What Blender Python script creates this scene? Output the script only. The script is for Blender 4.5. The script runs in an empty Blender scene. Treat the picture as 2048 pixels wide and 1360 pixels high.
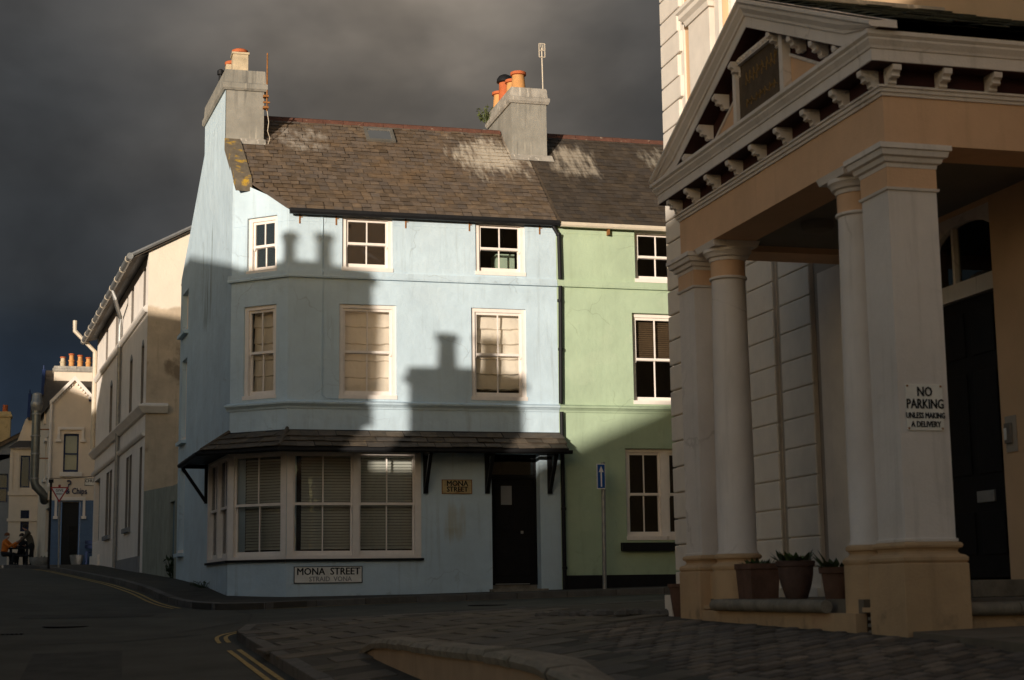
import bpy, bmesh, math, random
from mathutils import Vector, Matrix
R = math.radians
random.seed(7)
SC = bpy.context.scene
COL = SC.collection

# ------------------------------------------------------------------ camera
cd = bpy.data.cameras.new('camera'); cam = bpy.data.objects.new('camera', cd); COL.objects.link(cam)
cd.sensor_width = 36.0; cd.lens = 56.06; cd.clip_end = 3000; cd.clip_start = .1
_p, _y, _r = R(8.9128), R(15.0345), R(-0.7854)
_F = Vector((math.sin(_y)*math.cos(_p), math.cos(_y)*math.cos(_p), math.sin(_p)))
_Rt = Vector((math.cos(_y), -math.sin(_y), 0)); _U = _Rt.cross(_F)
_R2 = _Rt*math.cos(_r) + _U*math.sin(_r); _U2 = _U*math.cos(_r) - _Rt*math.sin(_r)
cam.matrix_world = Matrix(((_R2.x, _U2.x, -_F.x, 0), (_R2.y, _U2.y, -_F.y, 0), (_R2.z, _U2.z, -_F.z, 0), (0, 0, 0, 1)))
cd.dof.use_dof = True; cd.dof.focus_distance = 28.5; cd.dof.aperture_fstop = 3.2
SC.camera = cam
SC.view_settings.view_transform = 'Standard'; SC.view_settings.look = 'None'
SC.view_settings.exposure = 0.0; SC.view_settings.gamma = 1.0
SC.cycles.use_denoising = True
SC.cycles.max_bounces = 6; SC.cycles.transparent_max_bounces = 12

# ------------------------------------------------------------------ sky and sun
SUN_EL, SUN_AZ = R(4.8), R(37.0)          # low sun, behind the camera and to the left
SDIR = Vector((-math.sin(SUN_AZ)*math.cos(SUN_EL), -math.cos(SUN_AZ)*math.cos(SUN_EL), math.sin(SUN_EL)))
W = bpy.data.worlds.new('World'); SC.world = W; W.use_nodes = True
nt = W.node_tree; nt.nodes.clear()
def N(t, **k):
    n = nt.nodes.new(t)
    for a, b in k.items(): setattr(n, a, b)
    return n
def LK(a, b): nt.links.new(a, b)
def M1(op, a, b=None, c=None, clamp=False):
    n = N('ShaderNodeMath', operation=op, use_clamp=clamp)
    for i, v in enumerate((a, b, c)):
        if v is None: continue
        if isinstance(v, (int, float)): n.inputs[i].default_value = v
        else: LK(v, n.inputs[i])
    return n.outputs[0]
sky = N('ShaderNodeTexSky', sky_type='NISHITA', sun_disc=False, sun_elevation=SUN_EL,
        sun_rotation=math.atan2(SDIR.x, SDIR.y), air_density=1.0, dust_density=1.3, ozone_density=1.3)
geo = N('ShaderNodeNewGeometry')
inc = N('ShaderNodeVectorMath', operation='SCALE'); inc.inputs['Scale'].default_value = -1
LK(geo.outputs['Incoming'], inc.inputs[0])
sep = N('ShaderNodeSeparateXYZ'); LK(inc.outputs[0], sep.inputs[0])
# the storm bank stands opposite the sun and breaks up towards it
away = N('ShaderNodeVectorMath', operation='DOT_PRODUCT'); LK(inc.outputs[0], away.inputs[0])
away.inputs[1].default_value = (-SDIR.x, -SDIR.y, 0)
mp = N('ShaderNodeMapping'); mp.inputs['Scale'].default_value = (1, 1, 2.2); LK(inc.outputs[0], mp.inputs[0])
n1 = N('ShaderNodeTexNoise'); n1.inputs['Scale'].default_value = 3.4; n1.inputs['Detail'].default_value = 3; n1.inputs['Roughness'].default_value = .45
n1.inputs['Distortion'].default_value = .5
LK(mp.outputs[0], n1.inputs['Vector'])
n2 = N('ShaderNodeTexNoise'); n2.inputs['Scale'].default_value = 8; n2.inputs['Detail'].default_value = 4; n2.inputs['Roughness'].default_value = .5
LK(mp.outputs[0], n2.inputs['Vector'])
cover = N('ShaderNodeMapRange', interpolation_type='SMOOTHSTEP'); LK(M1('ADD', away.outputs['Value'], M1('MULTIPLY', M1('SUBTRACT', n1.outputs['Fac'], .5), .9)), cover.inputs[0])
cover.inputs[1].default_value = -.45; cover.inputs[2].default_value = .45
elev = N('ShaderNodeMath', operation='MULTIPLY_ADD'); LK(M1('SUBTRACT', n1.outputs['Fac'], .5), elev.inputs[0]); elev.inputs[1].default_value = .16; LK(sep.outputs['Z'], elev.inputs[2])
shade = N('ShaderNodeValToRGB'); LK(elev.outputs[0], shade.inputs[0]); cr = shade.color_ramp
cr.elements[0].position = .125; cr.elements[0].color = (.020, .030, .046, 1); cr.elements[1].position = 1.; cr.elements[1].color = (.13, .12, .105, 1)
for p_, c_ in ((.18, (.025, .030, .036)), (.27, (.042, .045, .048)), (.35, (.062, .062, .062)), (.6, (.100, .098, .092))): e = cr.elements.new(p_); e.color = (*c_, 1)
# the paler belly of the cloud high in the middle
wv = N('ShaderNodeVectorMath', operation='MULTIPLY_ADD'); LK(n1.outputs['Color'], wv.inputs[0]); wv.inputs[1].default_value = (.12, .12, .09); wv.inputs[2].default_value = (-.06, -.06, -.045)
wa = N('ShaderNodeVectorMath', operation='ADD'); LK(inc.outputs[0], wa.inputs[0]); LK(wv.outputs[0], wa.inputs[1]); wn_ = N('ShaderNodeVectorMath', operation='NORMALIZE'); LK(wa.outputs[0], wn_.inputs[0])
wd = N('ShaderNodeVectorMath', operation='DOT_PRODUCT'); LK(wn_.outputs[0], wd.inputs[0]); wd.inputs[1].default_value = (0.1870, 0.9138, 0.3605)
belly = M1('POWER', M1('SUBTRACT', 1., M1('DIVIDE', M1('ARCCOSINE', M1('MINIMUM', wd.outputs['Value'], .99999)), R(14.)), clamp=True), 1.5)
bellyn = M1('MULTIPLY', belly, M1('ADD', M1('MULTIPLY', n2.outputs['Fac'], 2.2), -.08))
bc = N('ShaderNodeVectorMath', operation='SCALE'); bc.inputs[0].default_value = (.160, .130, .098); LK(bellyn, bc.inputs['Scale'])
lowsum = N('ShaderNodeVectorMath', operation='ADD'); LK(shade.outputs[0], lowsum.inputs[0]); LK(bc.outputs[0], lowsum.inputs[1])
mp3 = N('ShaderNodeMapping'); mp3.inputs['Scale'].default_value = (1, 1, 1.25); mp3.inputs['Location'].default_value = (4.4, .3, 2.5); LK(inc.outputs[0], mp3.inputs[0])
n3 = N('ShaderNodeTexNoise'); n3.inputs['Scale'].default_value = 7.5; n3.inputs['Detail'].default_value = 5; n3.inputs['Roughness'].default_value = .48; n3.inputs['Distortion'].default_value = .15; LK(mp3.outputs[0], n3.inputs['Vector'])
mot = N('ShaderNodeMapRange', interpolation_type='SMOOTHSTEP'); LK(n3.outputs['Fac'], mot.inputs[0]); mot.inputs[1].default_value = .30; mot.inputs[2].default_value = .70; mot.inputs[3].default_value = .70; mot.inputs[4].default_value = 1.30
lowmix = N('ShaderNodeVectorMath', operation='SCALE'); LK(lowsum.outputs[0], lowmix.inputs[0]); LK(mot.outputs[0], lowmix.inputs['Scale'])
skyv = N('ShaderNodeMixRGB', blend_type='MULTIPLY'); skyv.inputs[0].default_value = 1; LK(sky.outputs[0], skyv.inputs[1]); SKYK = .15; skyv.inputs[2].default_value = (SKYK, SKYK, SKYK, 1)
mix = N('ShaderNodeMixRGB'); LK(cover.outputs[0], mix.inputs[0]); LK(skyv.outputs[0], mix.inputs[1]); LK(lowmix.outputs[0], mix.inputs[2])
bg = N('ShaderNodeBackground'); LK(mix.outputs[0], bg.inputs[0]); bg.inputs[1].default_value = 1.0
wo = N('ShaderNodeOutputWorld'); LK(bg.outputs[0], wo.inputs[0])
sl = bpy.data.lights.new('sun', 'SUN'); sl.energy = 4.45; sl.angle = R(.53); sl.color = (1, .89, .77)
so = bpy.data.objects.new('sun', sl); COL.objects.link(so); so.rotation_euler = SDIR.to_track_quat('Z', 'Y').to_euler(); so.location = (-20, -30, 30)

# ------------------------------------------------------------------ materials
MT = {}
def mat(name, col, rough=.8, var=.12, scale=5., bump=.12, bscale=45., streak=0., streakcol=(.12, .12, .11), spec=.25, metal=0., island=0., spots=(), coarse=0., crack=None):
    """plain procedural surface; spots = [(colour, (x0,x1,y0,y1,z0,z1), noise scale vec, threshold, softness)]"""
    m = bpy.data.materials.new(name); m.use_nodes = True; t = m.node_tree; t.nodes.clear()
    def n(ty, **k):
        a = t.nodes.new(ty)
        for q, w in k.items(): setattr(a, q, w)
        return a
    L = t.links.new
    g = n('ShaderNodeNewGeometry'); out = n('ShaderNodeOutputMaterial'); b = n('ShaderNodeBsdfPrincipled')
    L(b.outputs[0], out.inputs[0])
    nz = n('ShaderNodeTexNoise'); nz.inputs['Scale'].default_value = scale; nz.inputs['Detail'].default_value = 5; nz.inputs['Roughness'].default_value = .6
    L(g.outputs['Position'], nz.inputs['Vector'])
    rp = n('ShaderNodeMapRange'); L(nz.outputs['Fac'], rp.inputs[0]); rp.inputs[1].default_value = .3; rp.inputs[2].default_value = .7
    rp.inputs[3].default_value = 1-var; rp.inputs[4].default_value = 1+var*.6
    sc = n('ShaderNodeVectorMath', operation='SCALE'); sc.inputs[0].default_value = col; L(rp.outputs[0], sc.inputs['Scale'])
    cur = sc.outputs[0]
    def blend(fac, c2, cur):
        mx = n('ShaderNodeMixRGB'); L(fac, mx.inputs[0]); L(cur, mx.inputs[1]); mx.inputs[2].default_value = (*c2, 1)
        return mx.outputs[0]
    if island:
        oi = n('ShaderNodeObjectInfo'); ad = n('ShaderNodeMath', operation='ADD'); L(g.outputs['Random Per Island'], ad.inputs[0]); L(oi.outputs['Random'], ad.inputs[1])
        fr = n('ShaderNodeMath', operation='FRACT'); L(ad.outputs[0], fr.inputs[0])
        ir = n('ShaderNodeMapRange'); L(fr.outputs[0], ir.inputs[0]); ir.inputs[3].default_value = 1-island; ir.inputs[4].default_value = 1+island
        s2 = n('ShaderNodeVectorMath', operation='SCALE'); L(cur, s2.inputs[0]); L(ir.outputs[0], s2.inputs['Scale']); cur = s2.outputs[0]
        f2 = n('ShaderNodeMath', operation='MULTIPLY'); L(fr.outputs[0], f2.inputs[0]); f2.inputs[1].default_value = 7.31
        f3 = n('ShaderNodeMath', operation='FRACT'); L(f2.outputs[0], f3.inputs[0])
        f4 = n('ShaderNodeMath', operation='MULTIPLY'); L(f3.outputs[0], f4.inputs[0]); f4.inputs[1].default_value = .35
        gr = sum(col)/3
        cur = blend(f4.outputs[0], (gr, gr*.98, gr*1.02), cur)
    if streak:
        ma = n('ShaderNodeVectorMath', operation='MULTIPLY'); L(g.outputs['Position'], ma.inputs[0]); ma.inputs[1].default_value = (5, 5, .35)
        ns = n('ShaderNodeTexNoise'); ns.inputs['Scale'].default_value = 1.6; ns.inputs['Detail'].default_value = 6; ns.inputs['Roughness'].default_value = .65; L(ma.outputs[0], ns.inputs['Vector'])
        rs = n('ShaderNodeMapRange', interpolation_type='SMOOTHSTEP'); L(ns.outputs['Fac'], rs.inputs[0]); rs.inputs[1].default_value = .52; rs.inputs[2].default_value = .74; rs.inputs[4].default_value = streak
        cur = blend(rs.outputs[0], streakcol, cur)
    for spot in spots:
        c2, bx, nsc, th, soft = spot[:5]; wid, top_ = (spot[5], spot[6]) if len(spot) > 5 else (.14, .85)
        sp = n('ShaderNodeSeparateXYZ'); L(g.outputs['Position'], sp.inputs[0]); acc = None
        for i in range(3):
            lo, hi = bx[2*i], bx[2*i+1]
            if lo is None: continue
            a = n('ShaderNodeMapRange', interpolation_type='SMOOTHSTEP'); L(sp.outputs[i], a.inputs[0]); w = (hi-lo)
            a.inputs[1].default_value = lo; a.inputs[2].default_value = lo+w*soft
            d = n('ShaderNodeMapRange', interpolation_type='SMOOTHSTEP'); L(sp.outputs[i], d.inputs[0]); d.inputs[1].default_value = hi; d.inputs[2].default_value = hi-w*soft
            mu = n('ShaderNodeMath', operation='MULTIPLY'); L(a.outputs[0], mu.inputs[0]); L(d.outputs[0], mu.inputs[1])
            if acc is None: acc = mu.outputs[0]
            else:
                m2 = n('ShaderNodeMath', operation='MULTIPLY'); L(acc, m2.inputs[0]); L(mu.outputs[0], m2.inputs[1]); acc = m2.outputs[0]
        ma = n('ShaderNodeVectorMath', operation='MULTIPLY'); L(g.outputs['Position'], ma.inputs[0]); ma.inputs[1].default_value = nsc
        ns = n('ShaderNodeTexNoise'); ns.inputs['Scale'].default_value = 1; ns.inputs['Detail'].default_value = 5; ns.inputs['Roughness'].default_value = .6; L(ma.outputs[0], ns.inputs['Vector'])
        if acc is None: src = ns.outputs['Fac']
        else:
            a1 = n('ShaderNodeMath', operation='MULTIPLY_ADD'); L(acc, a1.inputs[0]); a1.inputs[1].default_value = .5; L(ns.outputs['Fac'], a1.inputs[2])
            a2 = n('ShaderNodeMath', operation='SUBTRACT'); L(a1.outputs[0], a2.inputs[0]); a2.inputs[1].default_value = .5; src = a2.outputs[0]
        rs = n('ShaderNodeMapRange', interpolation_type='SMOOTHSTEP'); L(src, rs.inputs[0]); rs.inputs[1].default_value = th; rs.inputs[2].default_value = th+wid; rs.inputs[4].default_value = top_
        cur = blend(rs.outputs[0], c2, cur)
    if crack:
        nw = n('ShaderNodeTexNoise'); nw.inputs['Scale'].default_value = 3.; nw.inputs['Detail'].default_value = 4; L(g.outputs['Position'], nw.inputs['Vector'])
        wv_ = n('ShaderNodeVectorMath', operation='MULTIPLY_ADD'); L(nw.outputs['Color'], wv_.inputs[0]); wv_.inputs[1].default_value = (.35, .35, .35); L(g.outputs['Position'], wv_.inputs[2])
        vo = n('ShaderNodeTexVoronoi', feature='DISTANCE_TO_EDGE'); vo.inputs['Scale'].default_value = 1.05; L(wv_.outputs[0], vo.inputs['Vector'])
        c1 = n('ShaderNodeMapRange'); L(vo.outputs['Distance'], c1.inputs[0]); c1.inputs[1].default_value = .012; c1.inputs[2].default_value = .003
        nm_ = n('ShaderNodeTexNoise'); nm_.inputs['Scale'].default_value = .9; L(g.outputs['Position'], nm_.inputs['Vector'])
        c2_ = n('ShaderNodeMapRange'); L(nm_.outputs['Fac'], c2_.inputs[0]); c2_.inputs[1].default_value = .53; c2_.inputs[2].default_value = .60; c2_.inputs[4].default_value = .32
        c3 = n('ShaderNodeMath', operation='MULTIPLY'); L(c1.outputs[0], c3.inputs[0]); L(c2_.outputs[0], c3.inputs[1]); cur = blend(c3.outputs[0], crack, cur)
    L(cur, b.inputs['Base Color'])
    b.inputs['Roughness'].default_value = rough; b.inputs['Specular IOR Level'].default_value = spec; b.inputs['Metallic'].default_value = metal
    if bump:
        nb = n('ShaderNodeTexNoise'); nb.inputs['Scale'].default_value = bscale; nb.inputs['Detail'].default_value = 6; nb.inputs['Roughness'].default_value = .65; L(g.outputs['Position'], nb.inputs['Vector'])
        bm_ = n('ShaderNodeBump'); bm_.inputs['Strength'].default_value = bump; bm_.inputs['Distance'].default_value = .02; L(nb.outputs['Fac'], bm_.inputs['Height'])
        last = bm_
        if coarse:
            nc = n('ShaderNodeTexNoise'); nc.inputs['Scale'].default_value = 2.2; nc.inputs['Detail'].default_value = 3; L(g.outputs['Position'], nc.inputs['Vector'])
            b2 = n('ShaderNodeBump'); b2.inputs['Strength'].default_value = coarse; b2.inputs['Distance'].default_value = .12; L(nc.outputs['Fac'], b2.inputs['Height']); L(bm_.outputs[0], b2.inputs['Normal']); last = b2
        L(last.outputs[0], b.inputs['Normal'])
    MT[name] = m
    return m
def glass(name, tint=(1, 1, 1), wav=.02):
    m = bpy.data.materials.new(name); m.use_nodes = True; t = m.node_tree; t.nodes.clear(); L = t.links.new
    o = t.nodes.new('ShaderNodeOutputMaterial'); tr = t.nodes.new('ShaderNodeBsdfTransparent'); tr.inputs[0].default_value = (*tint, 1)
    gl = t.nodes.new('ShaderNodeBsdfGlossy'); gl.inputs['Roughness'].default_value = .01
    fr = t.nodes.new('ShaderNodeFresnel'); fr.inputs[0].default_value = 1.52
    g = t.nodes.new('ShaderNodeNewGeometry'); nz = t.nodes.new('ShaderNodeTexNoise'); nz.inputs['Scale'].default_value = 2.5; L(g.outputs['Position'], nz.inputs['Vector'])
    bp = t.nodes.new('ShaderNodeBump'); bp.inputs['Strength'].default_value = wav*5; bp.inputs['Distance'].default_value = .02; L(nz.outputs['Fac'], bp.inputs['Height']); L(bp.outputs[0], gl.inputs['Normal'])
    mx = t.nodes.new('ShaderNodeMixShader'); L(fr.outputs[0], mx.inputs[0]); L(tr.outputs[0], mx.inputs[1]); L(gl.outputs[0], mx.inputs[2]); L(mx.outputs[0], o.inputs[0])
    MT[name] = m
    return m
glass('glass')
RUST = (.30, .13, .04)
mat('blue_render', (.55, .675, .745), .88, .10, 1.3, .35, 55, streak=.40, streakcol=(.36, .42, .43), coarse=.30, crack=(.25, .29, .30), spots=[
    ((.40, .35, .20), (6.0, 6.74, 27.2, 28.1, .60, 1.80), (8, 1, .6), .22, .4, .5, .8),
    ((.13, .16, .14), (1.9, 2.4, 30.2, 32.4, 4.3, 7.9), (1, 4.5, .5), .42, .3, .25, .85),
    ((.20, .25, .22), (1.9, 2.4, 29.6, 31.0, 2.4, 8.2), (1, 6, .35), .52, .3, .25, .8),
    ((.62, .73, .78), (None,)*6, (.7, .7, .9), .56, .3, .03, .22),
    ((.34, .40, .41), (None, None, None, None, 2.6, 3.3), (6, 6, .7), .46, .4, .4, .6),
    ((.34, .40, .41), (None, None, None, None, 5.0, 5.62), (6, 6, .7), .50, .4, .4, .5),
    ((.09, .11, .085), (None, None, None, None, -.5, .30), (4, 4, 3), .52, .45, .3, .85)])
mat('green_render', (.43, .535, .365), .88, .10, 1.3, .30, 55, streak=.30, streakcol=(.28, .35, .22), coarse=.28, crack=(.19, .23, .14), spots=[
    ((.49, .57, .40), (None,)*6, (.7, .7, .9), .56, .3, .03, .25), ((.30, .36, .22), (None, None, None, None, 2.6, 3.3), (6, 6, .7), .46, .4, .4, .6), ((.17, .20, .13), (None, None, None, None, -.3, .9), (4, 4, 2), .50, .45, .3, .6)])
mat('black_paint', (.012, .012, .013), .55, .2, 8, .1, 60, spec=.2)
mat('white_frame', (.87, .79, .71), .5, .06, 9, .05, 50, spec=.4)
mat('slate_brown', (.166, .117, .074), .75, .35, 6, .35, 40, island=.22, spots=[
    ((.42, .27, .05), (None, None, None, None, None, None), (1.7, 1.7, 2.6), .68, .3),
    ((.21, .125, .055), (None,)*6, (1.1, 1.1, 1.5), .48, .3, .3, .55),
    ((.60, .53, .42), (6.0, 9.0, 27.8, 30.8, 7.0, 9.8), (9, 2.0, 2.0), .14, .5, .40, .88),
    ((.50, .45, .38), (2.8, 4.9, 28.5, 30.7, 7.8, 9.3), (6, 2.6, 2.6), .32, .4, .4, .7),
    ((.55, .52, .46), (None, None, None, None, None, None), (9, 9, 11), .74, .3)])
mat('slate_dark', (.078, .058, .039), .7, .3, 6, .3, 40, island=.22, spots=[
    ((.52, .45, .35), (8.2, 10.2, 28.0, 30.7, 7.2, 9.6), (10, 1.8, 1.8), .24, .45, .38, .75),
    ((.48, .43, .34), (10.2, 11.8, 28.6, 30.7, 7.6, 9.5), (9, 1.6, 1.6), .42, .4, .3, .6),
    ((.5, .48, .42), (None, None, None, None, None, None), (8, 8, 10), .75, .3)])
mat('slate_moss', (.055, .058, .040), .9, .5, 6, .6, 30, island=.3)
mat('slate_canopy', (.115, .088, .060), .75, .35, 8, .35, 40, island=.35, spots=[((.34, .22, .05), (None,)*6, (4, 4, 4), .64, .3)])
mat('ridge_tile', (.135, .060, .040), .8, .3, 7, .3, 40, spots=[((.5, .42, .30), (None,)*6, (6, 6, 6), .6, .3)])
mat('stack_grey', (.29, .275, .235), .9, .25, 2.4, .4, 50, streak=.85, streakcol=(.135, .13, .115), spots=[((.55, .50, .40), (None,)*6, (7, 7, .5), .60, .3)])
mat('stack_cap', (.37, .34, .29), .9, .3, 5, .4, 40, streak=.5, streakcol=(.14, .13, .11), spots=[((.66, .6, .5), (None,)*6, (14, 14, 1.2), .55, .3)])
mat('pot_buff', (.62, .31, .11), .8, .25, 5, .2, 40, spots=[((.35, .13, .05), (None,)*6, (8, 8, 5), .62, .3)])
mat('pot_red', (.50, .13, .045), .75, .2, 6, .2, 40)
mat('pot_dirty', (.55, .45, .30), .85, .3, 6, .3, 40, streak=.5, streakcol=(.22, .15, .07))
mat('coping_lichen', (.17, .14, .10), .95, .3, 8, .5, 60, spots=[((.55, .33, .03), (None,)*6, (5, 5, 5), .52, .3)])
mat('rust', RUST, .9, .4, 20, .3, 80)
mat('galv', (.34, .34, .33), .45, .2, 8, .1, 50, metal=.6)
mat('cream_gutter', (.62, .54, .42), .5, .1, 8, .05, 40)
mat('blind_cream', (.82, .74, .61), .9, .06, 3, .1, 50)
mat('blind_slat', (.52, .53, .46), .7, .05, 3, .0, 50)
mat('curtain', (.62, .54, .44), .95, .1, 8, .2, 30)
mat('room_dark', (.028, .026, .025), .95, .2, 2, .0)  # near black: the unlit look of the rooms is put into the colour
mat('cupboard', (.36, .46, .34), .7, .1, 4, .05)
mat('door_black', (.012, .011, .011), .6, .2, 8, .1, 40, spec=.12)
mat('road_asphalt', (.084, .082, .071), .92, .25, 1.2, .5, 220, spec=.2, spots=[((.064, .063, .056), (None,)*6, (.5, .5, .5), .6, .3), ((.09, .085, .08), (None,)*6, (90, 90, 90), .66, .3)])
mat('pavement_grey', (.068, .061, .05), .9, .3, 2.5, .4, 120, spots=[((.045, .05, .03), (None,)*6, (3, 3, 3), .6, .3)])
mat('slab_stone', (.130, .110, .084), .9, .3, 3, .5, 60, island=.22, spots=[((.05, .055, .03), (None,)*6, (4, 4, 4), .58, .3)])
mat('sett_stone', (.150, .116, .086), .85, .35, 8, .6, 60, island=.5)
mat('kerb_stone', (.13, .12, .105), .9, .3, 6, .5, 60, island=.2)
mat('yellow_line', (.40, .285, .11), .85, .35, 14, .3, 120, spots=[((.08, .075, .06), (None,)*6, (24, 24, 24), .60, .3)])
mat('soil', (.035, .028, .02), .95, .3, 6, .5, 40)
mat('porch_white', (.72, .66, .61), .82, .10, 1.6, .25, 60, streak=.42, streakcol=(.46, .42, .38), coarse=.2, crack=(.30, .26, .22), spots=[((.50, .45, .39), (None,)*6, (2.4, 2.4, 1.6), .56, .3, .3, .55), ((.20, .17, .14), (None,)*6, (13, 13, 6), .76, .3, .06, .8)])
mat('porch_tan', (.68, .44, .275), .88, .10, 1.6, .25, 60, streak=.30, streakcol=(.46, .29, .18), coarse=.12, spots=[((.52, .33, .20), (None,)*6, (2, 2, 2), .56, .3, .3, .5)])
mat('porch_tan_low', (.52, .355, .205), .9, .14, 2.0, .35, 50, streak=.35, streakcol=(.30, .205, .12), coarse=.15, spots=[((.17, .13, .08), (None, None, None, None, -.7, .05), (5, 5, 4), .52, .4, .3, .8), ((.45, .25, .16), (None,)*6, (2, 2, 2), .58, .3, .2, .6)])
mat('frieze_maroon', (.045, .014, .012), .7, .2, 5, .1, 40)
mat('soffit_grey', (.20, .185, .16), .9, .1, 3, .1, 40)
mat('quoin_white', (.76, .69, .60), .85, .09, 3, .25, 60, streak=.12, streakcol=(.45, .42, .37))
mat('wall_tan', (.70, .47, .28), .85, .1, 1.5, .2, 60)
mat('nosing_stone', (.24, .21, .165), .9, .35, 6, .5, 50, spots=[((.10, .10, .07), (None,)*6, (6, 6, 6), .58, .3)])
mat('plaque', (.10, .072, .045), .7, .3, 8, .2, 40)
mat('gilt', (.20, .125, .045), .7, .5, 30, .1, 40)
mat('terracotta', (.13, .072, .05), .85, .3, 7, .3, 50, streak=.3, streakcol=(.12, .08, .05))
mat('terracotta_dark', (.095, .058, .047), .85, .3, 7, .3, 50, streak=.4, streakcol=(.10, .07, .05))
mat('leaf', (.05, .085, .025), .6, .5, 20, .1, 40, island=.45)
mat('moss_leaf', (.10, .13, .03), .7, .5, 20, .1, 40, island=.4)
mat('sign_white', (.80, .77, .70), .5, .12, 7, .08, 40, spots=[((.26, .22, .17), (None,)*6, (7, 7, 7), .66, .3), (RUST, (None,)*6, (16, 16, 16), .73, .3)])
mat('sign_rusty', (.55, .43, .22), .6, .25, 9, .1, 40, spots=[(RUST, (None,)*6, (11, 11, 11), .54, .3)])
mat('sign_black', (.012, .012, .013), .5, .1, 5, 0)
mat('sign_red', (.36, .035, .03), .45, .08, 6, 0)
mat('sign_blue', (.012, .085, .33), .4, .06, 6, 0)
mat('sign_clean', (.78, .77, .74), .45, .05, 6, 0)
mat('stone_tan', (.60, .48, .345), .95, .25, 1.6, .5, 26, streak=.35, streakcol=(.34, .26, .175), coarse=.2, spots=[((.24, .18, .12), (None, None, None, None, 2.5, 8.0), (1.6, 1.6, 1.3), .55, .2), ((.82, .74, .61), (None, None, None, None, 7.0, 9.9), (.8, .8, .8), .28, .2)])  # last spot paints the sunlit top of the gable paler
mat('cream_render', (.86, .79, .71), .88, .08, 2, .2, 60, streak=.2, streakcol=(.60, .52, .43))
mat('shop_cream', (.80, .68, .54), .88, .08, 2, .15, 50, streak=.15, streakcol=(.58, .48, .37))
mat('shop_blue', (.10, .17, .29), .5, .12, 6, .1, 30, spec=.4)
mat('navy', (.02, .035, .10), .5, .15, 6, .05, 30)
mat('grey_render', (.26, .26, .26), .9, .1, 2, .2, 50, streak=.2)
mat('green_wall', (.34, .35, .29), .9, .2, 2, .3, 40, streak=.6, streakcol=(.15, .165, .115), coarse=.1)
mat('gate_blue', (.10, .19, .24), .6, .1, 6, .05)
mat('duct_steel', (.20, .21, .20), .38, .2, 5, .05, 30, metal=.75)
mat('stack_yellow', (.55, .40, .20), .9, .25, 3, .4, 40, spots=[((.25, .17, .05), (None,)*6, (3, 3, 3), .58, .3)])
mat('opp_wall', (.52, .42, .32), .9, .12, 2, .2, 40, streak=.2)
mat('opp_roof', (.10, .095, .09), .8, .3, 5, .3, 40)
mat('skin', (.42, .22, .15), .6, .05, 8, 0)
mat('orange_jacket', (.62, .17, .025), .75, .15, 12, .2, 30)
mat('grey_jacket', (.085, .075, .06), .9, .15, 12, .2, 30)
mat('dark_cloth', (.016, .017, .02), .9, .15, 12, .2, 30)
mat('hair_dark', (.03, .02, .015), .7, .2, 30, .2, 60)
mat('hair_red', (.16, .06, .025), .7, .2, 30, .2, 60)
mat('bench_wood', (.022, .024, .03), .7, .2, 10, .2, 40)
mat('tub_grey', (.30, .29, .27), .85, .2, 6, .2, 40)
mat('wire', (.03, .03, .03), .6, .1, 5, 0)
mat('velux', (.14, .13, .11), .6, .2, 8, .1, 40)
mat('reveal_grey', (.20, .175, .15), .85, .1, 4, .1, 40)
mat('wall_low_tan', (.36, .255, .165), .9, .15, 3, .3, 50, streak=.3, streakcol=(.18, .13, .085))
mat('slat_wood', (.10, .066, .036), .6, .15, 6, 0)
mat('recess_grey', (.40, .355, .30), .9, .1, 3, .2, 50)
mat('asphalt_patch', (.062, .061, .055), .95, .3, 3, .5, 200)
mat('ground_soil', (.06, .058, .052), .95, .3, .6, .3, 20)

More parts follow.
